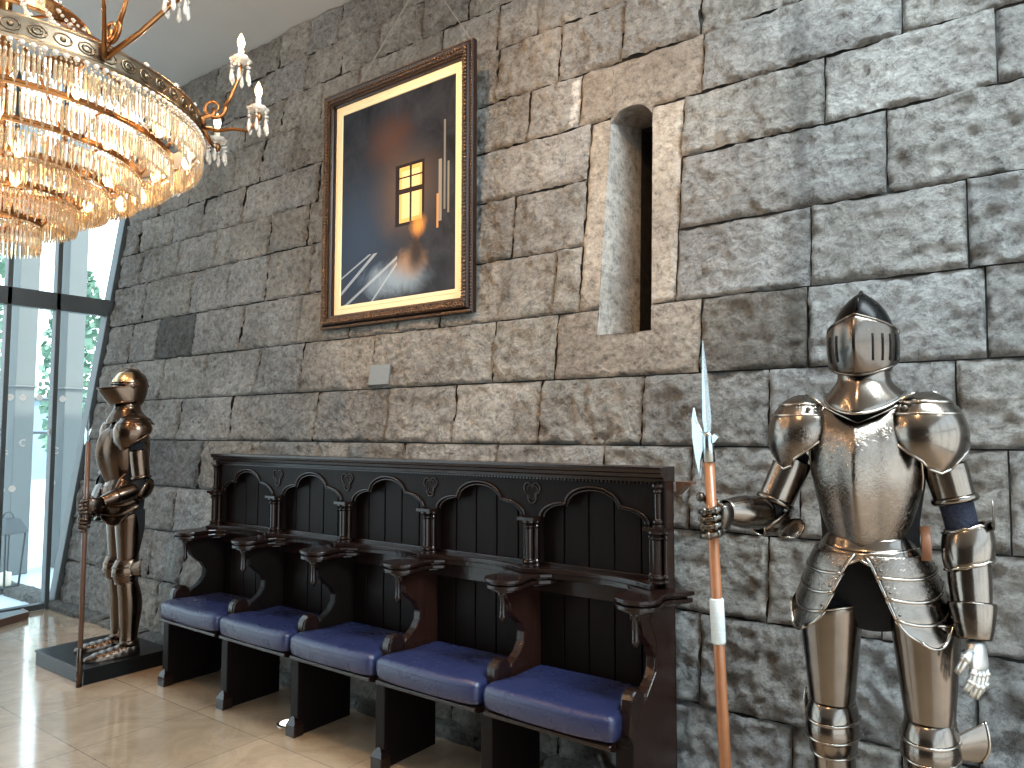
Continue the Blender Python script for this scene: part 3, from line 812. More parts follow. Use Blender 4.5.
# end uprights
for s, x0, x1 in ((0, BX0-.004, BX0+.022), (1, BX1-.022, BX1+.004)):
    bm = BM(); box(bm, x0, x1, BY-.01, BY+.08, .0, 1.31)
    new_obj('end_upright', bm, oak, st, bevel=.003)
bm = BM(); prism(bm, [(0, 0), (.062, 0), (.062, -.012), (.036, -.016), (.014, -.040), (0, -.055)], lambda a, b: (BX1+.005+a, 2.80, 1.30+b), lambda a, b: (BX1+.005+a, 2.86, 1.30+b))
o = new_obj('bracket', bm, wood('reddish_oak_bracket', (.10, .05, .03), .4), st); o['label'] = 'reddish brown bracket'
def rest_poly(r, tail):
    P = []
    for i in range(19):
        a = math.radians(-200+220*i/18) if False else math.radians(180+180*i/18)
        P.append((r*math.cos(a), -.0+r*math.sin(a)*.9))
    # flare to the back
    P += [(r*.86, .05), (r*.80, .09), (r*.95, .13), (r*1.35, .165), (r*1.5, .21), (-r*1.5, .21), (-r*1.35, .165), (-r*.95, .13), (-r*.80, .09), (-r*.86, .05)]
    return P
def colonnette(bm, x, y, z0, z1, r):
    L = z1-z0
    lathe(bm, [(r*1.7, z0), (r*1.7, z0+.006), (r*1.25, z0+.01), (r*1.55, z0+.018), (r*1.55, z0+.024), (r, z0+.032), (r, z1-.036), (r*1.4, z1-.03), (r*1.4, z1-.025), (r*1.05, z1-.02), (r*1.8, z1-.010), (r*1.8, z1)], (x, y, 0), n=14)
for k, xk in enumerate(XK):
    # arm rest with moulded double edge
    bm = BM()
    for (r, za, zb) in ((.092, .878, .894), (.074, .868, .878), (.087, .850, .868), (.060, .838, .850)):
        prism(bm, rest_poly(r, 0), lambda a, b: (xk+a, 2.50+b, za), lambda a, b: (xk+a, 2.50+b, zb))
    new_obj('arm_rest', bm, oe, st, bevel=.004)
    # colonnette cluster above
    bm = BM(); yc = BY-.028
    colonnette(bm, xk, yc, .915, 1.115, .019)
    for s in (-1, 1): colonnette(bm, xk+s*.030, yc+.014, .915, 1.115, .009)
    box(bm, xk-.045, xk+.045, yc-.03, BY+.01, 1.113, 1.128)
    if k in (0, 5): colonnette(bm, xk+(.004 if k == 5 else -.004), yc+.006, 1.128, 1.295, .013)
    new_obj('colonnette', bm, oe, st, smooth=False, bevel=.001)
    # divider: upper S-shaped wing, lower pedestal
    bm = BM()
    P = [(2.735, .40), (2.735, .85), (2.475, .85), (2.478, .81), (2.50, .79), (2.515, .75), (2.545, .72), (2.585, .69), (2.61, .65), (2.605, .61), (2.58, .575), (2.55, .555), (2.52, .54), (2.495, .515), (2.49, .49), (2.50, .46), (2.50, .40)]
    prism(bm, P, lambda a, b: (xk-.022, a, b), lambda a, b: (xk+.022, a, b))
    new_obj('divider_wing', bm, M['oak_warm_lit'] if k > 2 else oak, st, bevel=.005)
    bm = BM(); lathe(bm, [(.020, .838), (.022, .83), (.016, .82), (.013, .81), (.013, .745), (.017, .735), (.010, .72), (.006, .71)], (xk, 2.482, 0), n=12)
    new_obj('baluster', bm, oe, st, smooth=True)
    bm = BM()
    P = [(2.72, 0), (2.72, .42), (2.37, .42), (2.37, .40), (2.385, .37), (2.39, .12), (2.39, 0)]
    prism(bm, P, lambda a, b: (xk-.024, a, b), lambda a, b: (xk+.024, a, b))
    box(bm, xk-.029, xk+.029, 2.375, 2.395, .085, .40)
    new_obj('pedestal_panel', bm, oak, st, bevel=.004)
    bm = BM()
    grid(bm, [[Vector((xk+sx*w, y0 if sy < 0 else y1, z)) for sx, sy in ((-1, -1), (1, -1), (1, 1), (-1, 1))] for w, y0, y1, z in ((.034, 2.352, 2.41, 0), (.034, 2.352, 2.41, .055), (.026, 2.362, 2.40, .075), (.006, 2.372, 2.39, .095))], closed=True, cap=True)
    new_obj('foot_block', bm, oe, st, bevel=.002)
    # rounded knob block between cushions
    bm = BM(); P = [(2.395, .40), (2.40, .50)]
    for i in range(9):
        a = PI-PI*i/8; P.append((2.455+.052*math.cos(a), .527+.048*math.sin(a)))
    P += [(2.51, .50), (2.515, .40)]
    prism(bm, P, lambda a, b: (xk-.026, a, b), lambda a, b: (xk+.026, a, b))
    new_obj('seat_knob', bm, oe, st, bevel=.009)
# right end panel of the stall (side board)
bm = BM(); P = [(2.77, 0), (2.77, 1.30), (2.70, 1.30), (2.70, .86), (2.60, .86), (2.56, .80), (2.62, .70), (2.60, .60), (2.52, .53), (2.46, .50), (2.41, .44), (2.41, 0)]
prism(bm, P, lambda a, b: (-1.262+.010, a, b), lambda a, b: (-1.238, a, b)); new_obj('end_panel', bm, M['oak_warm_lit'], st, bevel=.004)
# seats with cushions
for k in range(5):
    a, b_ = XK[k], XK[k+1]
    bm = BM()
    prof = [(2.325, .388), (2.325, .402), (2.335, .408), (2.72, .408), (2.72, .375), (2.36, .375), (2.345, .38)]
    prism(bm, prof, lambda y, z: (a+.022, y, z), lambda y, z: (b_-.022, y, z))
    s_ = new_obj('seat', bm, oe, st, bevel=.002)
    bm = BM()
    # rounded, slightly crowned cushion
    nx, ny = 14, 10; rows = []
    cx = (a+b_)/2 + .004; hw0, hw1 = .292, .270
    def outline(s, t, inset):      # s across -1..1, t depth 0..1
        fr = 2.305 + .020*abs(s)**2.5 + inset
        y = fr + (2.705-inset-fr)*t
        hw = (hw0 - inset) if t < .22 else (hw1 - inset)
        if .12 < t < .34: hw = (hw0 - inset)*(1-(t-.12)/.22) + (hw1 - inset)*((t-.12)/.22)
        return Vector((cx+s*hw, y, 0))
    def layer(z, inset, crown=0):
        P = []
        m = 14
        for i in range(m): P.append(outline(-1+2*i/m, 0, inset))
        for i in range(10): P.append(outline(1, i/10, inset))
        for i in range(m): P.append(outline(1-2*i/m, 1, inset))
        for i in range(10): P.append(outline(-1, 1-i/10, inset))
        for p in P: p.z = z
        return P
    rows = [layer(.410, .02), layer(.412, .004), layer(.425, 0), layer(.470, -.004), layer(.478, .000), layer(.482, -.003), layer(.500, .006), layer(.508, .022), layer(.513, .06), layer(.519, .12), layer(.521, .17)]
    grid(bm, rows, closed=True, cap=True)
    for v in bm.verts:
        v.co.z += .004*noise.noise(v.co*6+Vector((k*9, 0, 0))) - (.010 if v.co.y > 2.5 and v.co.z > .5 else 0)
    new_obj('cushion', bm, M['leather'], s_, smooth=True, sub=1)
o = st

# in-floor uplight beside the stall foot
ul = thing('floor_uplight', 'small round white uplight set in the floor beside a stall foot', 'lamp', (-3.235, 2.455, 0))
bm = BM(); lathe(bm, [(.060, .0), (.060, .004), (.045, .006), (.045, .003)], n=28); new_obj('rim', bm, simple('steel_rim', (.5, .5, .5), .3, 1), ul, smooth=False)
bm = BM(); lathe(bm, [(.044, .002), (.044, .0045), (.001, .005)], n=28); new_obj('lens', bm, M['white_emit'], ul)

# ------------------------------------------------------------------ suits of armour
ZP = .095
def finish(bm):
    for v in bm.verts: v.co.z -= ZP

def shell(name, rows, mat, parent, closed=False, sub=1, solid=.004, label=None, edge=None):
    bm = BM(); grid(bm, rows, closed=closed); finish(bm)
    bmesh.ops.recalc_face_normals(bm, faces=bm.faces)
    o = new_obj(name, bm, mat, parent, smooth=True, sub=sub, solid=solid)
    if label: o['label'] = label
    for e in (edge or []):
        bm = BM(); tube(bm, e, .0045, 6, cap=True)
        finish(bm); new_obj('rolled_edge', bm, M['steel_edge'] if mat in (M['steel'], M['steel_eng']) else mat, o, smooth=True)
    return o

def tobj(name, bm, mat, parent, **k):
    finish(bm); return new_obj(name, bm, mat, parent, smooth=True, **k)

def lerp(a, b, t): return a+(b-a)*t
def vl(a, b, t): return Vector(a)*(1-t)+Vector(b)*t

def finger(parent, pts, r, mat, name='finger'):
    bm = BM(); n = len(pts)
    tube(bm, pts, [r*(1-.22*i/(n-1)) for i in range(n)], 8)
    # overlapping finger plates
    for i in range(1, n-1, 2):
        p = Vector(pts[i]); q = Vector(pts[min(n-1, i+1)])
        d = (q-p)
        tube(bm, [p-d*.45, p+d*.25], [r*1.22, r*1.18], 8)
    return tobj(name, bm, mat, parent)

def grip_hand(root, wrist, axis, mat, axis_dir=(0, 0, 1), r=.017, side=1, flip=1):
    """fist closed round a vertical shaft at `axis`; wrist is where the cuff ends"""
    w = Vector(wrist); c = Vector(axis)
    d = (c-w); d.z *= .4; d = d.normalized(); up = Vector((0, 0, 1)); sidev = d.cross(up).normalized()*flip
    # back of hand sits on one side of the shaft
    bm = BM()
    pc = c - d*.018 + sidev*(-.030)
    cs = [w, vl(w, pc-d*.03, .5), pc-d*.03, pc, pc+d*.018]
    rows = []
    fr = frames(cs, up)
    rr = [(.030, .022), (.036, .021), (.043, .020), (.045, .018), (.038, .012)]
    for (p, t, u, v), (ru, rv) in zip(fr, rr):
        rows.append([p+u*ru*math.cos(2*PI*j/14)+v*rv*math.sin(2*PI*j/14) for j in range(14)])
    grid(bm, rows, closed=True, cap=True)
    g = tobj('gauntlet', bm, mat, root, sub=1)
    for i in range(4):
        z = .034-.0225*i; R = r+.012; P = []
        L = (1.0, 1.1, 1.05, .85)[i]
        for q in range(8):
            a = math.radians(-62+ (215*L)*q/7)      # wrap angle
            P.append(c + Vector((0, 0, z-.002*q)) + (-sidev)*R*math.cos(a) + d*R*math.sin(a)*1.0)
        P[0] = c+Vector((0, 0, z)) - sidev*(R) - d*.012
        finger(g, P, .0105, mat)
    R = r+.012; P = []
    for q in range(6):
        a = math.radians(-80-150*q/5)
        P.append(c + Vector((0, 0, .040+.006*q)) + (-sidev)*R*math.cos(a) + d*R*math.sin(a))
    P = [vl(w, c, .55)+Vector((0, 0, .022))] + P
    finger(g, P, .0115, mat, 'thumb')
    return g

def open_hand(root, wrist, tip, back, mat, label=None):
    w = Vector(wrist); t = Vector(tip); d = (t-w).normalized(); bk = Vector(back); bk = (bk-d*bk.dot(d)).normalized(); s = d.cross(bk).normalized()
    L = (t-w).length
    bm = BM(); rows = []
    for u, a, b_ in ((0, .026, .020), (.18, .036, .022), (.36, .042, .019), (.50, .041, .015), (.54, .034, .010)):
        p = w+d*L*u
        rows.append([p+s*a*math.cos(2*PI*j/14)+bk*b_*math.sin(2*PI*j/14) for j in range(14)])
    grid(bm, rows, closed=True, cap=True)
    g = tobj('gauntlet', bm, mat, root, sub=1)
    if label: g['label'] = label
    for i in range(4):
        o0 = (-.030+.020*i); l = (.40, .47, .44, .34)[i]*L; P = []
        for q in range(6):
            k = q/5
            P.append(w+d*(L*.50+l*k)+s*(o0*(1+.15*k))-bk*(.026*k*k))
        finger(g, P, .0098, mat)
    P = [w+d*L*.22+s*.030, w+d*L*.34+s*.048-bk*.008, w+d*L*.46+s*.056-bk*.018, w+d*L*.56+s*.055-bk*.030]
    finger(g, P, .0112, mat, 'thumb')
    return g

def plate_arm(root, pts, radii, mat, name, lames=0, arc=None):
    bm = BM(); n = len(pts)
    tube(bm, pts, radii, 18, cap=False)
    return_o = tobj(name, bm, mat, root, sub=1, solid=.003)
    return return_o

def knight(name_label, loc, rz, cfg):
    root = thing('suit_of_armour', name_label, 'suit of armour', (loc[0], loc[1], ZP), rz, 'suits of armour')
    S, SE, G, DK = cfg['steel'], cfg['eng'], cfg['glove'], cfg['dark']
    # ---- dark cloth and mail body under the plates
    bm = BM()
    rows = [ring(0, .01, z, rx, rf, rb, n=24) for z, rx, rf, rb in ((.915, .030, .030, .05), (.93, .085, .040, .07), (.97, .140, .060, .09), (1.03, .160, .082, .10), (1.09, .158, .090, .10), (1.18, .125, .085, .09), (1.30, .145, .10, .10), (1.42, .165, .105, .11), (1.50, .150, .09, .10), (1.56, .10, .07, .08), (1.60, .062, .06, .065), (1.68, .056, .056, .06))]
    grid(bm, rows, closed=True, cap=True)
    tobj('mail_body', bm, M['black_cloth'], root, sub=1)
    hipz = .98
    LX = cfg.get('legx', (-.118, .128))
    for s, lx in zip((-1, 1), LX):
        bm = BM()
        tube(bm, [(lx*.80, .02, 1.0), (lx*.95, .02, .88), (lx, .005, .72), (lx, .012, .56), (lx, .02, .35), (lx, .02, .16)], [.076, .072, .056, .050, .048, .040], 16)
        tobj('hose_leg', bm, M['black_cloth'], root)
    # ---- breastplate with central ridge
    rows = []
    for i, (z, rx, ry, pk, am) in enumerate(((1.185, .108, .098, .010, 92), (1.20, .112, .106, .014, 92), (1.25, .126, .128, .020, 93), (1.31, .141, .146, .024, 92), (1.37, .151, .156, .024, 84), (1.43, .156, .154, .020, 74), (1.49, .156, .140, .015, 64), (1.535, .150, .118, .010, 56), (1.575, .138, .090, .006, 46))):
        rows.append(ring(0, .0, z, rx, ry, a0=-am, a1=am, n=36, peak=pk*1.35, pw=20, dz=(lambda a, i=i: -(.018 if i == 7 else .050)*max(0, 1-abs(a)/46)**1.1) if i > 6 else ((lambda a: -.018*max(0, 1-abs(a)/60)) if i < 2 else None)))
    edges = [[r[0] for r in rows], [r[-1] for r in rows], rows[-1], rows[0]]
    shell('breastplate', rows, SE, root, edge=edges)
    # back plate
    rows = [ring(0, .012, z, rx, 0, ry, a0=98, a1=262, n=20) for z, rx, ry in ((1.18, .118, .095), (1.28, .14, .115), (1.40, .160, .125), (1.50, .155, .115), (1.57, .12, .085))]
    rows = [[Vector((p.x, abs(p.y-.012)+.012, p.z)) for p in r] for r in rows]
    shell('backplate', rows, S, root)
    # ---- gorget: neck lames flaring to a pointed collar
    rows = [ring(0, 0, z, rx, rf, rb, n=28, peak=pk, pw=40, dz=(lambda a, q=q: -q*max(0, math.cos(math.radians(a)))+.3*q*(1-math.cos(math.radians(2*a)))*.5)) for z, rx, rf, rb, pk, q in ((1.685, .070, .074, .070, .004, .0), (1.660, .071, .075, .071, .006, 0), (1.648, .074, .079, .073, .010, .004), (1.632, .086, .092, .083, .014, .012), (1.614, .099, .106, .095, .018, .030), (1.602, .110, .116, .105, .020, .050))]
    shell('gorget', rows, S, root, closed=True, edge=[rows[-1]+[rows[-1][0]]])
    # ---- helmet
    bk = cfg.get('beak', 0)
    prof = ((1.668, .074, .078, .078), (1.69, .080, .086, .086), (1.73, .089, .098, .098), (1.77, .091, .103, .103), (1.81, .086, .097, .100), (1.845, .075, .083, .090), (1.875, .057, .063, .070), (1.898, .036, .040, .048), (1.913, .017, .019, .024), (1.922, .003, .004, .004)) if not bk else \
           ((1.668, .072, .074, .080), (1.70, .080, .084, .095), (1.74, .088, .094, .108), (1.78, .091, .099, .115), (1.82, .088, .096, .113), (1.86, .076, .082, .098), (1.89, .056, .060, .074), (1.908, .033, .036, .045), (1.917, .004, .005, .006))
    rows = [ring(0, 0, z, rx, rf, rb, n=28) for z, rx, rf, rb in prof]
    bm = BM(); grid(bm, rows, closed=True, cap=True)
    helm = tobj('helmet', bm, cfg['skull'], root, sub=1)
    if not bk: helm['label'] = 'dark pointed helmet skull'
    bm = BM()   # comb ridge
    pts = [(0, -.072, 1.862), (0, -.045, 1.897), (0, 0, 1.924), (0, .045, 1.905), (0, .085, 1.86), (0, .10, 1.80)] if not bk else [(0, -.088, 1.853), (0, -.055, 1.898), (0, 0, 1.926), (0, .05, 1.912), (0, .095, 1.87), (0, .118, 1.80)]
    tube(bm, pts, .0055, 6); tobj('comb', bm, cfg['skull'], helm)
    rows = []
    if not bk:
        for i in range(9):
            v = i/8
            def zz(a, v=v):
                top = 1.800+.042*max(0, 1-abs(a)/78)**.9
                bot = 1.716-.050*math.cos(math.radians(a*.9))
                return bot+(top-bot)*v
            r = []
            for j in range(33):
                a = -104+208*j/32; ra = math.radians(a); z = zz(a)
                bulge = math.sin(PI*min(1, max(0, (z-1.655)/.21)))**.7
                rx = .079+.019*bulge; ry = .083+.026*bulge
                pk = .026*max(0, 1-abs(a)/24)*bulge
                r.append(Vector((rx*math.sin(ra), -ry*math.cos(ra)-pk, z)))
            rows.append(r)
        vis = shell('visor', rows, M['visor_steel'], helm, edge=[rows[-1], rows[0]])
        # eye and breathing slits
        for a in (-52, -33, 27, 43, 58, 74):
            bm = BM(); ra = math.radians(a)
            P = []
            for q in range(7):
                z = 1.706+.078*q/6
                bulge = math.sin(PI*min(1, max(0, (z-1.655)/.21)))**.7
                rx = .082+.019*bulge; ry = .086+.026*bulge
                P.append(Vector((rx*math.sin(ra), -ry*math.cos(ra)-.026*max(0, 1-abs(a)/24)*bulge, z)))
            tube(bm, P, [(.0022, .0032)]*7, 8, ref=(0, -1, 0)); o = tobj('slit', bm, M['black_cloth'], vis)
    else:
        for i in range(13):
            v = min(1, i/10); r = []; led = max(0, i-10)/2
            for j in range(33):
                a = -112+224*j/32; ra = math.radians(a)
                f = max(0, 1-abs(a)/100)
                top = 1.778+.020*(1-f); bot = 1.672+.030*(1-f)
                z = bot+(top-bot)*v+.012*led*f
                fwd = .088*f*(.22+.78*v)*(1-.93*led)
                bulge = math.sin(PI*min(1, max(0, (z-1.62)/.27)))**.6
                rx = .077+.019*bulge; ry = .080+.022*bulge
                r.append(Vector((rx*math.sin(ra), -ry*math.cos(ra)-fwd, z)))
            rows.append(r)
        vis = shell('visor', rows, S, helm, edge=[rows[10], rows[0]])
        # brow plate: leaves a dark eye slot between it and the visor
        rows = [ring(0, 0, z, rx, ry, a0=-95, a1=95, n=24) for z, rx, ry in ((1.822, .0945, .103), (1.845, .087, .095), (1.87, .074, .079), (1.892, .056, .060))]
        shell('brow_plate', rows, cfg['accent'], helm)
        bm = BM(); tube(bm, [Vector(p) for p in ring(0, 0, 1.808, .0935, .1015, a0=-60, a1=60, n=20)], [(.004, .009)]*21, 6, ref=(0, 0, 1)); tobj('eye_slot', bm, M['black_cloth'], vis)
    for s in (-1, 1):
        bm = BM(); lathe(bm, [(.013, 0), (.013, .004), (.006, .008), (0, .009)], (s*.094, 0, 1.795), n=12, ax=Matrix.Rotation(s*PI/2, 3, 'Y')); tobj('visor_pivot', bm, cfg['dark'], helm)
    # ---- pauldrons: large shield-shaped shoulder plates with upper lames
    for s in (-1, 1):
        sh = Vector((s*(.172 if s < 0 or bk else .156), .0, 1.480))
        par = None
        rows = []
        H0, H1 = 1.600, 1.365
        w_in = .112; w_out = .135
        # surface as part of an ellipsoid round the shoulder joint
        for i in range(12):
            v = i/11
            th = math.radians(lerp(12, 126, v))
            r = []
            spread = lerp(62, 96, math.sin(PI*min(1, v*1.1))**.7)*(1-.66*max(0, v-.60)/.40)
            for j in range(17):
                u = -1+2*j/16
                ph = math.radians(u*spread - 56)     # plate turned to the front
                dirx = math.cos(ph); diry = math.sin(ph)
                R = .096+.010*math.sin(PI*v)
                p = Vector((s*R*math.sin(th)*dirx*1.06, R*math.sin(th)*diry*1.22, .138*math.cos(th)-.03*max(0, v-.6)*(1-abs(u))))
                r.append(sh+p)
            rows.append(r)
        edges = [[r[0] for r in rows], [r[-1] for r in rows], rows[-1]]
        pd = shell('pauldron', rows, SE, root, edge=edges)
        # two shoulder lames over the top
        for q in range(2):
            rows = []
            for i in range(4):
                th = math.radians(lerp(6+q*20, 40+q*18, i/3)); r = []
                for j in range(15):
                    ph = math.radians(-140+215*j/14); R = .110-.003*q
                    r.append(sh+Vector((s*(R*math.sin(th)*math.cos(ph)*1.05) , R*math.sin(th)*math.sin(ph)*1.22, .138*math.cos(th)-.002)))
                rows.append(r)
            shell('shoulder_lame', rows, S, pd, edge=[rows[-1]])
        bm = BM(); lathe(bm, [(.008, 0), (.008, .003), (.003, .006)], sh+Vector((-s*.035, -.098, .088)), n=10, ax=Matrix.Rotation(PI/2, 3, 'X')); tobj('rivet', bm, DK, pd)
    # ---- arms
    for s, key in ((-1, 'right_arm'), (1, 'left_arm')):
        A = cfg[key]; sh = Vector((s*.190, .01, 1.46)); el = Vector(A['elbow']); wr = Vector(A['wrist'])
        bm = BM(); tube(bm, [sh, vl(sh, el, .5), el, vl(el, wr, .5), wr], [.050, .045, .043, .036, .028], 14)
        tobj('cloth_sleeve', bm, A.get('sleeve', M['black_cloth']), root, sub=1)
        plate_arm(root, [vl(sh, el, t) for t in A['rere']], [.056, .056, .053, .0535], S, 'rerebrace')
        bm = BM()
        for t in A['rere'][-1:]:
            tube(bm, [vl(sh, el, t-.05), vl(sh, el, t-.03), vl(sh, el, t+.0), vl(sh, el, t+.02)], [.056, .060, .060, .056], 20, cap=False)
        tobj('arm_band', bm, S, root, solid=.002)
        # couter: elbow cup with wing
        bd = ((sh-el).normalized()+(wr-el).normalized())
        out = (-bd).normalized() if bd.length > .25 else Vector((s*.3, .95, 0)).normalized()
        out = Vector(A.get('cup_dir', out)).normalized()
        ax = (wr-sh).normalized(); ax = (ax-out*ax.dot(out)).normalized(); sd = out.cross(ax)
        if A.get('couter', 'cup') == 'cup':
            rows = []
            for i in range(9):
                v = -1+2*i/8; r = []
                for j in range(13):
                    ph = math.radians(-105+210*j/12)
                    R = .058*math.sqrt(max(.12, 1-.62*v*v))
                    r.append(el+ax*v*.062+out*(R*math.cos(ph)*1.15)+sd*(R*math.sin(ph)))
                rows.append(r)
            ct = shell('couter', rows, S, root, edge=[rows[0], rows[-1]])
            rows = []; ws = A.get('wing', 1)
            for i in range(5):
                t = i/4; r = []
                for j in range(9):
                    u = -1+2*j/8; w = lerp(.030, .060, math.sin(t*PI*.75))*(1-.25*abs(u)*t)
                    r.append(el+sd*ws*(.050+.055*t*(1-.22*u*u))+ax*u*w+out*(.022+.016*t*math.cos(u*1.4)))
                rows.append(r)
            shell('couter_wing', rows, S, ct, edge=[rows[-1]])
        else:   # scalloped brass-edged cuff plate hung below the elbow
            rows = []
            c0 = vl(el, wr, .08)
            for i in range(6):
                v = i/5; r = []
                for j in range(25):
                    ph = math.radians(-150+300*j/24)
                    sc = .006*abs(math.sin(ph*5))*(1 if i in (0, 5) else 0)*(1 if i == 5 else -1)
                    R = .062+.006*math.sin(PI*v)
                    r.append(vl(el, wr, -.10+.36*v)+Vector((s*R*math.cos(ph)*1.0, R*math.sin(ph)*1.05-.004, -sc + .018*math.cos(ph))))
                rows.append(r)
            shell('couter', rows, S, root, edge=[rows[0], rows[-1]])
            bm = BM(); box(bm, -.002, .002, -.022, .022, -.045, .035)
            for v in bm.verts: v.co = v.co + el+Vector((s*.068, -.02, .075))
            tobj('strap_plate', bm, DK, root)
        plate_arm(root, [vl(el, wr, t) for t in A['vam']], A.get('vamr', [.050, .050, .043, .038]), S, 'vambrace')
        # flared gauntlet cuff
        d = (wr-el).normalized()
        plate_arm(root, [wr-d*.085, wr-d*.05, wr-d*.012, wr+d*.012], A.get('cuffr', [.052, .048, .038, .034]), A.get('cuffm', S), 'gauntlet_cuff')
        if A['hand'] == 'grip': g = grip_hand(root, wr+d*.01, A['axis'], A.get('glove', G), r=A.get('r', .017), flip=A.get('flip', 1))
        else: g = open_hand(root, wr+d*.005, A['tip'], A['back'], A.get('glove', G), A.get('glabel'))
    # ---- fauld (waist lames) and tassets
    rows = []
    for i, (z, rx, ry) in enumerate(((1.205, .112, .108), (1.190, .118, .116), (1.168, .130, .126), (1.165, .133, .129), (1.145, .143, .136), (1.125, .152, .142))):
        rows.append(ring(0, .0, z, rx, ry, a0=-118, a1=118, n=32, dz=(lambda a, i=i: -.014*max(0, 1-abs(a)/70)*(1 if i < 3 else .2)+(.020 if i == 5 else 0)*max(0, 1-abs(a)/14))))
    shell('fauld', rows, S, root, edge=[rows[-1], rows[2]])
    for s in (-1, 1):
        rows = []; lam = 4; per = 4
        for L in range(lam):
            for q in range(per):
                v = (L+q/(per-1)*1.02)/lam
                z = 1.155-.185*v
                inner = 5+27*(v**.7); outer = 108-10*v
                if v > .72:
                    k = min(1, (v-.72)/.30); c_ = 1-math.sqrt(max(0, 1-k*k)); inner += 15*c_; outer -= 26*c_
                base = .147+.062*v
                saw = .007*(q/(per-1))
                r = []
                for j in range(15):
                    a = lerp(inner, outer, j/14)*s; ra = math.radians(a)
                    u = abs(j/14-.5)
                    t_ = j/14; dz = -.050*v*math.cos(PI*.8*(t_-.36)) + .045*v*max(0, t_-.55)
                    r.append(Vector(((base+saw)*math.sin(ra)*1.02, -(base*.92+saw)*math.cos(ra), z+dz)))
                rows.append(r)
        ts = shell('tasset', rows, SE, root, edge=[[r[0] for r in rows], rows[-1], rows[3], rows[7], rows[11]])
        for L in range(3):
            for j in (1, 13):
                bm = BM(); lathe(bm, [(.004, 0), (.004, .002), (.001, .004)], rows[L*4+2][j]+Vector((0, -.003, 0)), n=8, ax=Matrix.Rotation(PI/2, 3, 'X'))
                tobj('rivet', bm, DK, ts)
    # strap at the knight's left side
    bm = BM(); tube(bm, [(.152, -.045, 1.235), (.160, -.075, 1.205), (.162, -.100, 1.15)], [(.013, .003)]*3, 8, ref=(1, 0, 0)); tobj('strap', bm, M['strap'], root)
    # ---- legs
    for s, lx in zip((-1, 1), LX):
        # cuisse: front half tube, top edge slanting down to the inside
        rows = []
        for i in range(9):
            v = i/8; r = []
            for j in range(19):
                A_w = lerp(98, 128, min(1, v*1.6)); a = -A_w+2*A_w*j/18; ra = math.radians(a)
                topz = .990-.012*math.sin(ra)*s-.012*math.cos(ra); botz = .690-.012*math.cos(ra)
                z = lerp(topz, botz, v); rx = lerp(.094, .062, v**.9); ry = lerp(.094, .066, v)
                r.append(Vector((lx*lerp(.97, 1, v)+rx*math.sin(ra), .006-ry*math.cos(ra), z)))
            rows.append(r)
        shell('cuisse', rows, S, root, edge=[rows[0], rows[-1]])
        # poleyn: three lames plus outer wing
        rows = []
        for L in range(3):
            for q in range(4):
                v = (L+q/3)/3; z = .700-.150*v
                R = (.058+.014*math.sin(PI*v))+.004*(q/3)
                rows.append([Vector((lx+R*math.sin(math.radians(a))*1.0, .004-(R+.012+.010*math.sin(PI*v))*math.cos(math.radians(a)), z-.006*math.cos(math.radians(a)))) for a in [-108+216*j/18 for j in range(19)]])
        pn = shell('poleyn', rows, S, root, edge=[rows[3], rows[7], rows[-1]])
        rows = []
        for i in range(6):
            t = i/5; r = []
            for j in range(11):
                u = -1+2*j/10
                w = lerp(.032, .058, t)*(1-.0*t)
                x = .060+(.078 if s > 0 else .030)*t*(1-.30*u*u if u < 0 else 1-.12*u*u)
                r.append(Vector((lx+s*x, -.010+.045*t+.010*u*u, .632+u*w+.014*t)))
            rows.append(r)
        shell('poleyn_wing', rows, S, pn, edge=[rows[-1]])
        # greave: front and calf in one tube
        rows = []
        for z, rx, rf, rb, cy in ((.560, .056, .062, .050, .006), (.50, .058, .062, .064, .012), (.42, .060, .062, .076, .018), (.33, .052, .056, .066, .020), (.24, .044, .050, .048, .022), (.19, .042, .050, .046, .022), (.165, .047, .056, .050, .020)):
            rows.append(ring(lx, cy, z, rx, rf, rb, n=24, peak=.005, pw=24))
        shell('greave', rows, S, root, closed=True, edge=[rows[-1]+[rows[-1][0]], rows[0]+[rows[0][0]]])
        # sabaton: laminated foot with a rounded toe
        toe = cfg.get('toe', 0)
        rows = []; nL = 7
        for i in range(nL*3):
            L, q = divmod(i, 3); t = (L+q/2*.98)/nL
            y = .075-.30*t
            hw = .040+.016*math.sin(PI*min(1, t*.95)) - (.018*max(0, t-.82)/.18)
            h = lerp(.082, .040, min(1, t*1.15)) - (.018*max(0, t-.85)/.15) + .003*(q/2)
            r = []
            for j in range(13):
                a = PI*j/12
                r.append(Vector((lx+s*toe*t+hw*math.cos(a), y, .098+max(0, h*math.sin(a)**.8))))
            rows.append(r)
        # close the toe
        last = rows[-1]; cpt = Vector((lx+s*toe, -.236, .104))
        rows.append([vl(p, cpt, .6)+Vector((0, -.008, 0)) for p in last]); rows.append([cpt+(p-cpt)*.05 for p in last])
        bm = BM(); grid(bm, rows)
        V0 = rows[0]; vv = [bm.verts.new(p) for p in V0]; bm.faces.new(vv)
        # sole
        sl = [Vector((r[0].x, r[0].y, .097)) for r in rows[:-1]]; sr = [Vector((r[-1].x, r[-1].y, .097)) for r in rows[:-1]]
        grid(bm, [sl, sr])
        tobj('sabaton', bm, cfg['dark'] if bk else S, root)
        bm = BM(); lathe(bm, [(.050, .15), (.053, .17), (.048, .185)], (lx, .022, 0), n=20, sy=1.12); tobj('ankle_band', bm, DK, root)
    return root

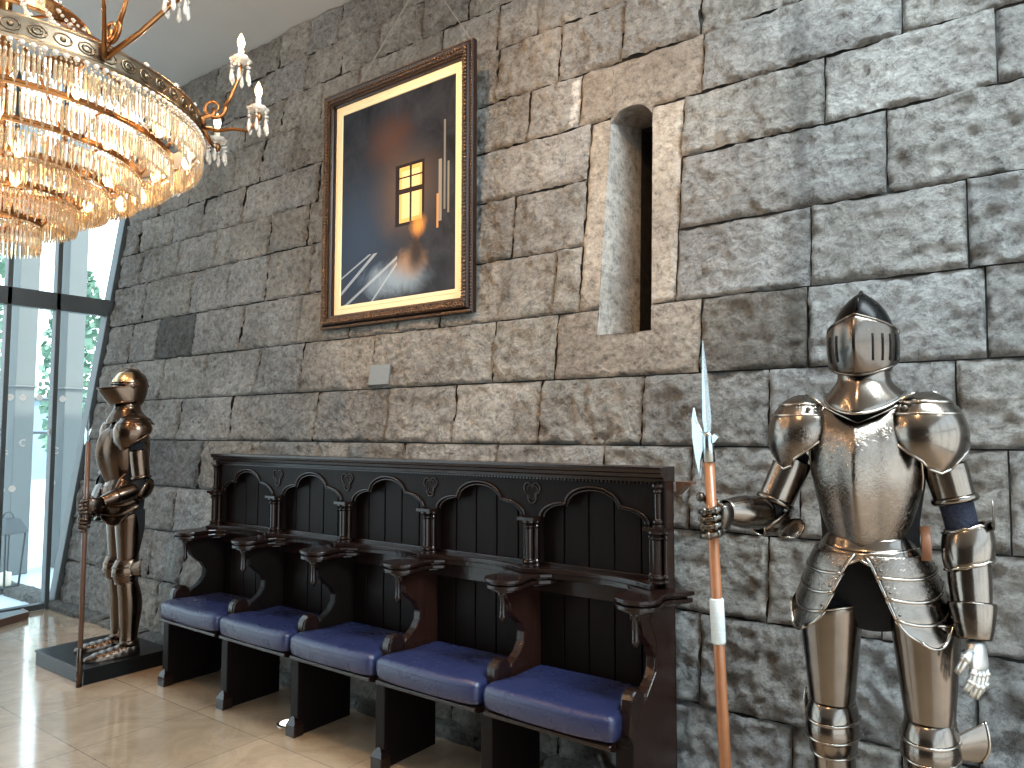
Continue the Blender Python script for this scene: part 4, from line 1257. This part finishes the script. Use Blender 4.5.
RK = (-.455, 2.405)
cfgR = dict(steel=M['steel'], eng=M['steel_eng'], glove=M['steel_dark'], dark=M['steel_dark'], skull=M['steel_dark_reflection'], accent=M['brass'], legx=(-.116, .142),
    right_arm=dict(elbow=(-.275, -.045, 1.245), wrist=(-.350, -.215, 1.262), axis=(-.370, -.295, 1.245), hand='grip', rere=(.20, .42, .66, .84), vam=(.16, .40, .66, .84), vamr=[.052, .052, .046, .042], wing=-1, cuffm=M['steel'], flip=1, r=.017),
    left_arm=dict(elbow=(.246, .015, 1.205), wrist=(.262, -.050, .955), hand='open', tip=(.280, -.08, .795), back=(.9, -.35, 0), rere=(.20, .35, .50, .60), vam=(.22, .45, .72, .90), vamr=[.054, .053, .047, .042], couter='cuff', sleeve=M['navy_cloth'], glove=M['pale_glove'], glabel='pale silver open gauntlet', cuffr=[.060, .055, .046, .040]))
kr = knight('large polished suit of armour with dark pointed helmet, holding a halberd at right', RK, 0, cfgR)
LK = (-4.90, 2.40)
cfgL = dict(steel=M['bronze'], eng=M['bronze'], glove=M['bronze_dark'], dark=M['bronze_dark'], skull=M['bronze'], accent=M['brass'], beak=1, legx=(-.112, .112), toe=.02,
    right_arm=dict(elbow=(-.235, -.06, 1.165), wrist=(.02, -.265, .965), axis=(.210, -.335, .925), hand='grip', rere=(.24, .45, .66, .82), vam=(.20, .45, .70, .86), wing=-1, cuffm=M['bronze'], flip=-1, r=.015),
    left_arm=dict(elbow=(.255, .030, 1.150), wrist=(.215, -.255, 1.045), axis=(.210, -.335, 1.030), hand='grip', rere=(.24, .45, .66, .82), vam=(.20, .45, .70, .86), wing=1, cuffm=M['bronze'], flip=1, r=.015))
cfgL['right_arm']['wrist'] = (.125, -.285, .955)
LROT = math.radians(-12)
def toL(X, Y, Z):
    dx, dy = X-LK[0], Y-LK[1]; c, s_ = math.cos(-LROT), math.sin(-LROT)
    return (dx*c-dy*s_, dx*s_+dy*c, Z)
cfgL['left_arm'].update(elbow=(.235, .035, 1.150), wrist=toL(-4.665, 2.155, 1.080), axis=toL(-4.69, 2.063, 1.062))
cfgL['right_arm'].update(elbow=(-.225, -.07, 1.160), wrist=toL(-4.775, 2.135, .990), axis=toL(-4.69, 2.063, .960))
kl = knight('bronze-toned suit of armour with pointed visor, standing beside the window with hands on a staff', LK, LROT, cfgL)

# plinths
def plinth(cx, y0, y1, w, label):
    p = thing('plinth', label, 'plinth', (cx, (y0+y1)/2, 0), 0, 'plinths under the armour')
    d = (y1-y0)/2
    bm = BM(); box(bm, -w/2, w/2, -d, d, .0, .080); new_obj('plinth_body', bm, M['plinth'], p, bevel=.003)
    bm = BM(); box(bm, -w/2-.006, w/2+.006, -d-.006, d+.006, .080, ZP); new_obj('plinth_top', bm, M['plinth'], p, bevel=.003)
    return p
plinth(-5.02, 2.085, 2.62, .67, 'low black polished plinth under the bronze-toned suit of armour by the window')
plinth(-.43, 2.10, 2.62, .66, 'low black plinth under the large suit of armour at right')

# ------------------------------------------------------------------ halberds
def halberd_right():
    bx, by = -.782, 2.12; tx, ty, tz = -.830, 2.115, 1.440
    t = thing('halberd', 'halberd with bright blade, orange-brown shaft and white tape, in the right gauntlet', 'halberd', (bx, by, ZP), 0, 'staff weapons')
    b0 = Vector((0, 0, 0)); t1 = Vector((tx-bx, ty-by, tz-ZP))
    bm = BM(); tube(bm, [b0, vl(b0, t1, .5), t1], [.0175, .0165, .015], 14); new_obj('shaft', bm, M['shaft'], t, smooth=True)
    bm = BM()
    tube(bm, [vl(b0, t1, .588), vl(b0, t1, .592), vl(b0, t1, .68), vl(b0, t1, .684)], [.0185, .0205, .0205, .0185], 16); o = new_obj('tape_band', bm, M['tape'], t, smooth=True); o['label'] = 'white tape band'
    d = (t1-b0).normalized()
    bm = BM(); tube(bm, [t1-d*.03, t1-d*.028, t1+d*.05, t1+d*.06], [.016, .019, .016, .011], 10); new_obj('socket', bm, M['blade'], t, smooth=True)
    # long spear point
    bm = BM(); rows = []
    for q, w in ((.05, .009), (.10, .014), (.14, .012), (.24, .008), (.335, .001)):
        c = t1+d*q; rows.append([c+Vector((w, 0, 0)), c+Vector((0, w*.5, 0)), c+Vector((-w, 0, 0)), c+Vector((0, -w*.5, 0))])
    grid(bm, rows, closed=True, cap=True); new_obj('spear_point', bm, M['blade'], t)
    # axe blade on the left, small beak on the right
    def plate(name, poly):
        bm = BM(); X = Vector((.93, -.36, 0))
        prism(bm, poly, lambda a, b: t1+X*a+d*b+Vector((.002, .003, 0)), lambda a, b: t1+X*a+d*b-Vector((.002, .003, 0))); new_obj(name, bm, M['blade'], t, bevel=.001)
    plate('axe_blade', [(-.008, .055), (-.022, .060), (-.042, .095), (-.050, .135), (-.058, .10), (-.060, .045), (-.052, -.02), (-.038, -.075), (-.032, -.03), (-.022, .0), (-.008, .008)])
    plate('back_spike', [(.008, .045), (.030, .055), (.045, .045), (.030, .030), (.008, .020)])
    return t
halberd_right()
def halberd_left():
    bx, by = -4.69, 2.063
    t = thing('halberd', 'dark slim staff weapon standing before the bronze-toned armour by the window', 'halberd', (bx, by, 0), 0, 'staff weapons')
    bm = BM(); tube(bm, [(0, 0, 0), (0, 0, .9), (.002, .002, 1.44)], [.0145, .0145, .013], 12); new_obj('shaft', bm, M['shaft_dark'], t, smooth=True)
    bm = BM(); tube(bm, [(0, 0, 0), (0, 0, .22), (0, 0, .225)], [.017, .017, .0145], 12); new_obj('ferrule', bm, M['bronze_dark'], t, smooth=True)
    bm = BM(); rows = []
    for z, w in ((1.42, .013), (1.47, .018), (1.53, .012), (1.63, .001)):
        rows.append([Vector((w, 0, z)), Vector((0, w*.5, z)), Vector((-w, 0, z)), Vector((0, -w*.5, z))])
    grid(bm, rows, closed=True, cap=True); new_obj('spear_point', bm, M['blade'], t)
    bm = BM(); prism(bm, [(-.01, 1.50), (-.035, 1.53), (-.045, 1.48), (-.040, 1.42), (-.01, 1.45)], lambda a, b: (a, .002, b), lambda a, b: (a, -.002, b)); new_obj('axe_blade', bm, M['blade'], t)
    bm = BM(); prism(bm, [(.01, 1.50), (.04, 1.525), (.045, 1.515), (.01, 1.47)], lambda a, b: (a, .002, b), lambda a, b: (a, -.002, b)); new_obj('back_spike', bm, M['blade'], t)
halberd_left()

# ------------------------------------------------------------------ chandelier
M['prism'] = crystal_mat('amber_tinted_crystal', (1.0, .82, .58), .04, .80)
M['bead'] = crystal_mat('clear_crystal_beads', (.97, .93, .87), .06, .6)
CX, CY = -3.28, 1.07
ch = thing('chandelier', 'huge tiered crystal chandelier with gilt bands and lit candle arms, hanging from the ceiling', 'chandelier', (CX, CY, 0))
TIERS = [(.735, 2.72), (.62, 2.63), (.50, 2.55), (.385, 2.48), (.275, 2.40), (.155, 2.31)]
def band(name, R, z0, z1, mat, n=96, t=.012):
    bm = BM(); rows = []
    for r, z in ((R-t, z0), (R, z0-.002), (R+.003, z0+.006), (R, z0+.012), (R, z1-.012), (R+.003, z1-.006), (R, z1), (R-t, z1), (R-t, z0)):
        rows.append([Vector((r*math.cos(2*PI*j/n), r*math.sin(2*PI*j/n), z)) for j in range(n)])
    grid(bm, rows, closed=True); return new_obj(name, bm, mat, ch, smooth=False)
bd = band('pierced_band', TIERS[0][0], 2.735, 2.815, M['gilt_light'])
bm = BM()
for j in range(64):
    a = 2*PI*j/64; R = TIERS[0][0]+.001
    T = Vector((-math.sin(a), math.cos(a), 0)); O = Vector((math.cos(a), math.sin(a), 0))
    c = O*R+Vector((0, 0, 2.775))
    P = [c+T*.026*math.cos(q)+Vector((0, 0, .020*math.sin(q))) for q in [2*PI*i/10 for i in range(11)]]
    tube(bm, P, .0032, 4, ref=O)
    if j % 2 == 0:
        P = [c+T*.013*math.cos(q)+Vector((0, 0, .010*math.sin(q))) for q in [2*PI*i/8 for i in range(9)]]
        tube(bm, P, .0045, 4, ref=O)
    else: lathe(bm, [(.010, 0), (.007, .004), (.001, .006)], c, n=8, ax=Matrix.Rotation(a, 3, 'Z') @ Matrix.Rotation(PI/2, 3, 'Y'))
new_obj('rosette_relief', bm, M['gilt_light'], bd, smooth=True)
for i, (R, z) in enumerate(TIERS[1:]):
    band('tier_band', R, z+.0, z+.022, M['gilt'], 72, .01)
    bm = BM()       # spokes to the tier above
    for q in range(8):
        a = 2*PI*q/8+.2*i; R0, z0 = TIERS[i]
        P = []
        for k in range(6):
            t = k/5; rr = lerp(R, R0-.01, t); P.append((rr*math.cos(a), rr*math.sin(a), lerp(z+.015, z0+.01, t)+.02*math.sin(PI*t)))
        tube(bm, P, .006, 6)
    new_obj('tier_spokes', bm, M['gilt'], ch, smooth=True)
# prisms: octagonal button + long faceted drop
def prism_mesh(name, L, w, mats):
    bm = BM()
    lathe(bm, [(0, 0), (w*.85, -.006), (0, -.013)], n=6)
    rows = []
    for z, r in ((-.015, .0006), (-.020, w*.72), (-.030, w), (-(L-.018), w*.92), (-L, .0006)):
        rows.append([Vector((r*math.cos(2*PI*j/5+.3), r*math.sin(2*PI*j/5+.3), z)) for j in range(5)])
    grid(bm, rows, closed=True)
    me = bpy.data.meshes.new(name); bmesh.ops.recalc_face_normals(bm, faces=bm.faces); bm.to_mesh(me); bm.free(); me.materials.append(mats); return me
PM = prism_mesh('prism', .105, .0058, M['prism'])
spots = []
for i, (R, z) in enumerate(TIERS):
    n = int(2*PI*R/.0150)
    for j in range(n):
        a = 2*PI*(j+.5*(i % 2))/n; spots.append((R-.002, a, z, i))
    # inner second row, sparse, fills the curtain
    if R > .2:
        n2 = int(2*PI*(R-.05)/.030)
        for j in range(n2): spots.append((R-.05, 2*PI*j/n2, z-.004, i+10))
camdir = Vector((-CX, -CY, 0)).normalized()
cam_p = Vector((0, 0, 1.5))
scored = []
for (R, a, z, i) in spots:
    p = Vector((CX+R*math.cos(a), CY+R*math.sin(a), z))
    v = p-cam_p
    rgt = Vector((math.cos(math.radians(36.35)), math.sin(math.radians(36.35)), 0)); fw = Vector((-math.sin(math.radians(36.35)), math.cos(math.radians(36.35)), 0))
    lx = v.dot(rgt)/max(.1, v.dot(fw))
    inside = -.69 < lx < .6 and v.z/v.dot(fw) < .6
    outward = Vector((math.cos(a), math.sin(a), 0)).dot(camdir)
    scored.append(((0 if inside and i < 10 else 10)+v.length-(.3 if outward > 0 else 0), R, a, z, i))
scored.sort(key=lambda q: q[0])
rp_ = random.Random(5)
far = BM()
for k, (_, R, a, z, i) in enumerate(scored):
    rot = a+rp_.uniform(-.5, .5); tilt = rp_.uniform(-.03, .03)
    loc = Vector((R*math.cos(a), R*math.sin(a), z-.002))
    if k < 100:
        o = bpy.data.objects.new('prism', PM); C.objects.link(o); o.parent = ch; o.location = loc; o.rotation_euler = (tilt, tilt, rot)
    else:
        mt = Matrix.Translation(loc) @ Matrix.Rotation(rot, 4, 'Z') @ Matrix.Rotation(tilt, 4, 'X')
        nv = len(far.verts); far.from_mesh(PM); far.verts.ensure_lookup_table()
        for v in far.verts[nv:]: v.co = mt @ v.co
o = new_obj('prism_curtain', far, M['prism'], ch); o['kind'] = 'stuff'
# bead row under the pierced band
bm = BM(); n = 150
for j in range(n):
    a = 2*PI*j/n; lathe(bm, [(0, -.010), (.008, -.005), (.0105, 0), (.008, .005), (0, .010)], (.738*math.cos(a), .738*math.sin(a), 2.724), n=7)
new_obj('bead_row', bm, M['bead'], ch, smooth=True)
# crown, stem, ceiling rose, upper ring and bead strands
bm = BM(); lathe(bm, [(.004, 2.34), (.03, 2.37), (.02, 2.42), (.022, 2.9), (.05, 2.95), (.03, 3.0), (.022, 3.3), (.06, 3.4), (.10, 3.46), (.04, 3.52), (.02, 3.6), (.02, 4.5), (.07, 4.6), (.16, 4.66), (.17, 4.70)], n=20)
new_obj('central_stem', bm, M['gilt'], ch, smooth=True)
ub = band('upper_band', .30, 3.06, 3.13, M['gilt'], 60)
bm = BM()
for q in range(6):
    a = 2*PI*q/6+.3
    tube(bm, [(.02*math.cos(a), .02*math.sin(a), 3.12), (.295*math.cos(a), .295*math.sin(a), 3.09)], .007, 6)
    tube(bm, [(.30*math.cos(a), .30*math.sin(a), 3.07), (.73*math.cos(a), .73*math.sin(a), 2.81)], .007, 6)
new_obj('support_rods', bm, M['gilt'], ch, smooth=True)
strand_me = []
for q in range(28):
    a = 2*PI*q/28+.05; bm = BM()
    A = Vector((.30*math.cos(a), .30*math.sin(a), 3.10)); Bp = Vector((.728*math.cos(a+.03), .728*math.sin(a+.03), 2.82))
    n = 22
    for k in range(n):
        t = k/(n-1); p = A.lerp(Bp, t) - Vector((0, 0, .06*math.sin(PI*t)))
        r = .0075 if k % 3 else .011
        lathe(bm, [(0, -r), (r*.8, -r*.5), (r, 0), (r*.8, r*.5), (0, r)], p, n=7)
    new_obj('bead_strand', bm, M['bead'], ch, smooth=True)
    if q % 2 == 0:
        bm = BM(); A2 = Vector((.09*math.cos(a), .09*math.sin(a), 3.45))
        for k in range(20):
            t = k/19; p = A2.lerp(A, t)-Vector((0, 0, .05*math.sin(PI*t))); r = .0085
            lathe(bm, [(0, -r), (r, 0), (0, r)], p, n=7)
        new_obj('bead_strand', bm, M['bead'], ch, smooth=True)
# candle arms: clusters of three around the band
def bob(parent, p):
    bm = BM(); rows = []
    for r, z in ((.008, -.012), (.034, -.004), (.042, .008), (.040, .012), (.030, .004), (.010, .004)):
        rows.append([p+Vector((r*(1+.10*math.cos(6*t))*math.cos(t), r*(1+.10*math.cos(6*t))*math.sin(t), z)) for t in [2*PI*j/24 for j in range(24)]])
    grid(bm, rows, closed=True, cap=True); new_obj('drip_pan', bm, M['bead'], parent, smooth=True)
    bm = BM(); lathe(bm, [(.011, 0), (.011, .052), (.009, .055)], p, n=12); new_obj('candle_sleeve', bm, M['candle'], parent, smooth=True)
    bm = BM(); lathe(bm, [(.006, .055), (.012, .068), (.0155, .082), (.013, .098), (.006, .114), (.001, .124)], p, n=12); new_obj('bulb', bm, M['bulb'], parent, smooth=True)
    bm = BM()
    for q in range(6):
        t = 2*PI*q/6+.3; c = p+Vector((.038*math.cos(t), .038*math.sin(t), -.006))
        lathe(bm, [(0, 0), (.0075, -.008), (0, -.016)], c, n=7); lathe(bm, [(0, -.017), (.0065, -.025), (0, -.032)], c, n=7)
        lathe(bm, [(0, -.034), (.004, -.040), (.0085, -.078), (.004, -.088), (0, -.092)], c, n=6)
    new_obj('hanging_drops', bm, M['bead'], parent)
def polar(r, a, z): return Vector((r*math.cos(a), r*math.sin(a), z))
for q, ang in enumerate((4, 49, 116, 160, 205, 250, 292, 330)):
    a = math.radians(ang)
    C1 = polar(.885, a+.01, 3.06); C2 = polar(.97, a-math.radians(3.5), 2.825); C3 = polar(.79, a+math.radians(8), 2.745)
    if q == 0: C2, C3 = polar(.95, a-math.radians(7), 3.00), polar(.93, a+math.radians(9), 3.02)
    root_p = polar(.745, a, 2.80)
    bm = BM()
    # scroll then rising arm
    P = [root_p+Vector((0, 0, 0))]
    sc = []
    cc = polar(.785, a, 2.845)
    for k in range(22):
        t = k/21; rr = .012+.036*t; th = -PI*.5+PI*2.6*t
        sc.append(cc+Vector((math.cos(a), math.sin(a), 0))*rr*math.cos(th)+Vector((0, 0, 1))*rr*math.sin(th))
    tube(bm, sc, [.004+.006*(k/21) for k in range(22)], 7, ref=(-math.sin(a), math.cos(a), 0))
    E_ = sc[-1]
    tube(bm, [E_, vl(E_, C1, .35)+Vector((0, 0, -.03)), vl(E_, C1, .7)+Vector((0, 0, -.045)), C1-Vector((0, 0, .05)), C1-Vector((0, 0, .008))], [.009, .0075, .0065, .006, .008], 8)
    tube(bm, [root_p-Vector((0, 0, .03)), root_p, cc-Vector((0, 0, .03)), cc], [.014, .012, .010, .008], 8)
    b0 = root_p-Vector((0, 0, .04))
    tube(bm, [b0, vl(b0, C3, .5)-Vector((0, 0, .03)), C3-Vector((0, 0, .035)), C3-Vector((0, 0, .008))], [.010, .009, .008, .009], 8)
    m_ = vl(b0, C2, .55)-Vector((0, 0, .045))
    tube(bm, [b0, vl(b0, m_, .5)-Vector((0, 0, .012)), m_, vl(m_, C2, .6)-Vector((0, 0, .055)), C2-Vector((0, 0, .045)), C2-Vector((0, 0, .008))], [.009, .008, .007, .0065, .0065, .008], 8)
    for c_ in (C2, C3):
        lathe(bm, [(.004, -.045), (.014, -.035), (.017, -.022), (.010, -.010)], c_, n=10)
    arm = new_obj('candle_arm', bm, M['gilt'], ch, smooth=True)
    for c_ in (C1, C2, C3): bob(arm, c_)
# inner bulbs among the tiers
bm_ = None
for i, (R, z) in enumerate(((.67, 2.69), (.56, 2.60), (.44, 2.52), (.32, 2.45))):
    n = (12, 10, 8, 6)[i]
    for k in range(n):
        a = 2*PI*k/n+i*.3; bm = BM()
        lathe(bm, [(.006, 0), (.014, .012), (.018, .027), (.014, .043), (.006, .058), (.001, .064)], (R*math.cos(a), R*math.sin(a), z-.07), n=10)
        new_obj('bulb', bm, M['bulb'], ch, smooth=True)

# ------------------------------------------------------------------ lights
def light(kind, name, loc, energy, col, **k):
    d = bpy.data.lights.new(name, kind); d.energy = energy; d.color = col
    for a, v in k.items(): setattr(d, a, v)
    o = bpy.data.objects.new(name, d); C.objects.link(o); o.location = loc; return o
# warm glow of the chandelier's bulbs
for k in range(6):
    a = 2*PI*k/6+.35; light('POINT', 'bulb_glow', (CX+.60*math.cos(a), CY+.60*math.sin(a), 2.66), 3.5, (1, .60, .28), shadow_soft_size=.04)
light('POINT', 'bulb_glow', (CX, CY, 2.56), 4.5, (1, .62, .30), shadow_soft_size=.05)
for k in range(8):
    a = math.radians(4+45*k); light('POINT', 'candle_glow', (CX+.90*math.cos(a), CY+.90*math.sin(a), 3.14), 13, (1, .60, .30), shadow_soft_size=.03)
# ceiling downlights (round recessed fittings)
def downlight(x, y, energy, col, tx, ty, tz, size=40, blend=.6):
    bm = BM(); lathe(bm, [(.09, .0), (.09, -.012), (.07, -.015), (.065, -.002)], (x, y, ZC), n=24); struct(new_obj('downlight_ring', bm, M['frame_metal'], bpy.data.objects['ceiling']))
    l = light('SPOT', 'downlight_beam', (x, y, ZC-.03), energy, col, spot_size=math.radians(size), spot_blend=blend, shadow_soft_size=.05)
    l.rotation_euler = (Vector((tx, ty, tz))-l.location).to_track_quat('-Z', 'Y').to_euler()
downlight(-2.2, .9, 300, (1, .78, .52), -2.3, 1.75, 0, 30)
downlight(-1.6, .2, 640, (1, .62, .32), -2.3, 3.2, 2.7, 50)
downlight(-.9, .3, 160, (1, .60, .30), -.6, 2.3, 1.2, 34)
downlight(-4.3, .3, 160, (1, .62, .32), -4.85, 2.3, 1.3, 30)
light('SPOT', 'uplight_beam', (-3.235, 2.455, .02), 10, (1, .85, .65), spot_size=math.radians(80), spot_blend=.5, shadow_soft_size=.04).rotation_euler = (PI, 0, 0)

# daylight: sky world, entering through the two glazed walls (sampled through portals)
w = bpy.data.worlds.new('world'); SC.world = w; w.use_nodes = True
nt = w.node_tree; bg = nt.nodes['Background']
tc = nt.nodes.new('ShaderNodeTexCoord'); sp = nt.nodes.new('ShaderNodeSeparateXYZ'); rp = nt.nodes.new('ShaderNodeValToRGB')
nt.links.new(tc.outputs['Generated'], sp.inputs[0]); nt.links.new(sp.outputs['Z'], rp.inputs['Fac'])
rp.color_ramp.elements[0].position = 0; rp.color_ramp.elements[0].color = (.80, .90, .93, 1)
rp.color_ramp.elements[1].position = .6; rp.color_ramp.elements[1].color = (.62, .82, 1, 1)
nt.links.new(rp.outputs['Color'], bg.inputs['Color']); bg.inputs['Strength'].default_value = 3.9
def portal(loc, rot, sx, sy):
    d = bpy.data.lights.new('window_daylight', 'AREA'); d.shape = 'RECTANGLE'; d.size = sx; d.size_y = sy
    d.cycles.is_portal = True
    o = bpy.data.objects.new('window_daylight', d); C.objects.link(o); o.location = loc; o.rotation_euler = rot
sun = light('SUN', 'sun', (5, 0, 20), 6, (1, .95, .86), angle=math.radians(1.0)); sun.rotation_euler = (math.radians(6), math.radians(28), 0)
sk = light('AREA', 'added_ceiling_light', (1.1, 2.05, ZC-.02), 390, (.76, .92, 1.0), shape='RECTANGLE', size=2.8, size_y=.9)  # added overhead light to rake the wall; the ceiling has no opening here
portal((XL-.2, -1.0, 2.35), (0, -PI/2, 0), 4.6, 8.0)
portal((XR+.15, -.9, 2.35), (0, PI/2, 0), 4.6, 8.2)

vs_ = SC.view_settings
vs_.view_transform = 'Standard'; vs_.look = 'None'; vs_.gamma = 1; vs_.exposure = 0.06
try: vs_.use_curve_mapping = False
except Exception: pass
try:
    SC.cycles.use_denoising = True
    SC.cycles.max_bounces = 8; SC.cycles.transparent_max_bounces = 12; SC.cycles.sample_clamp_indirect = 4
except Exception: pass
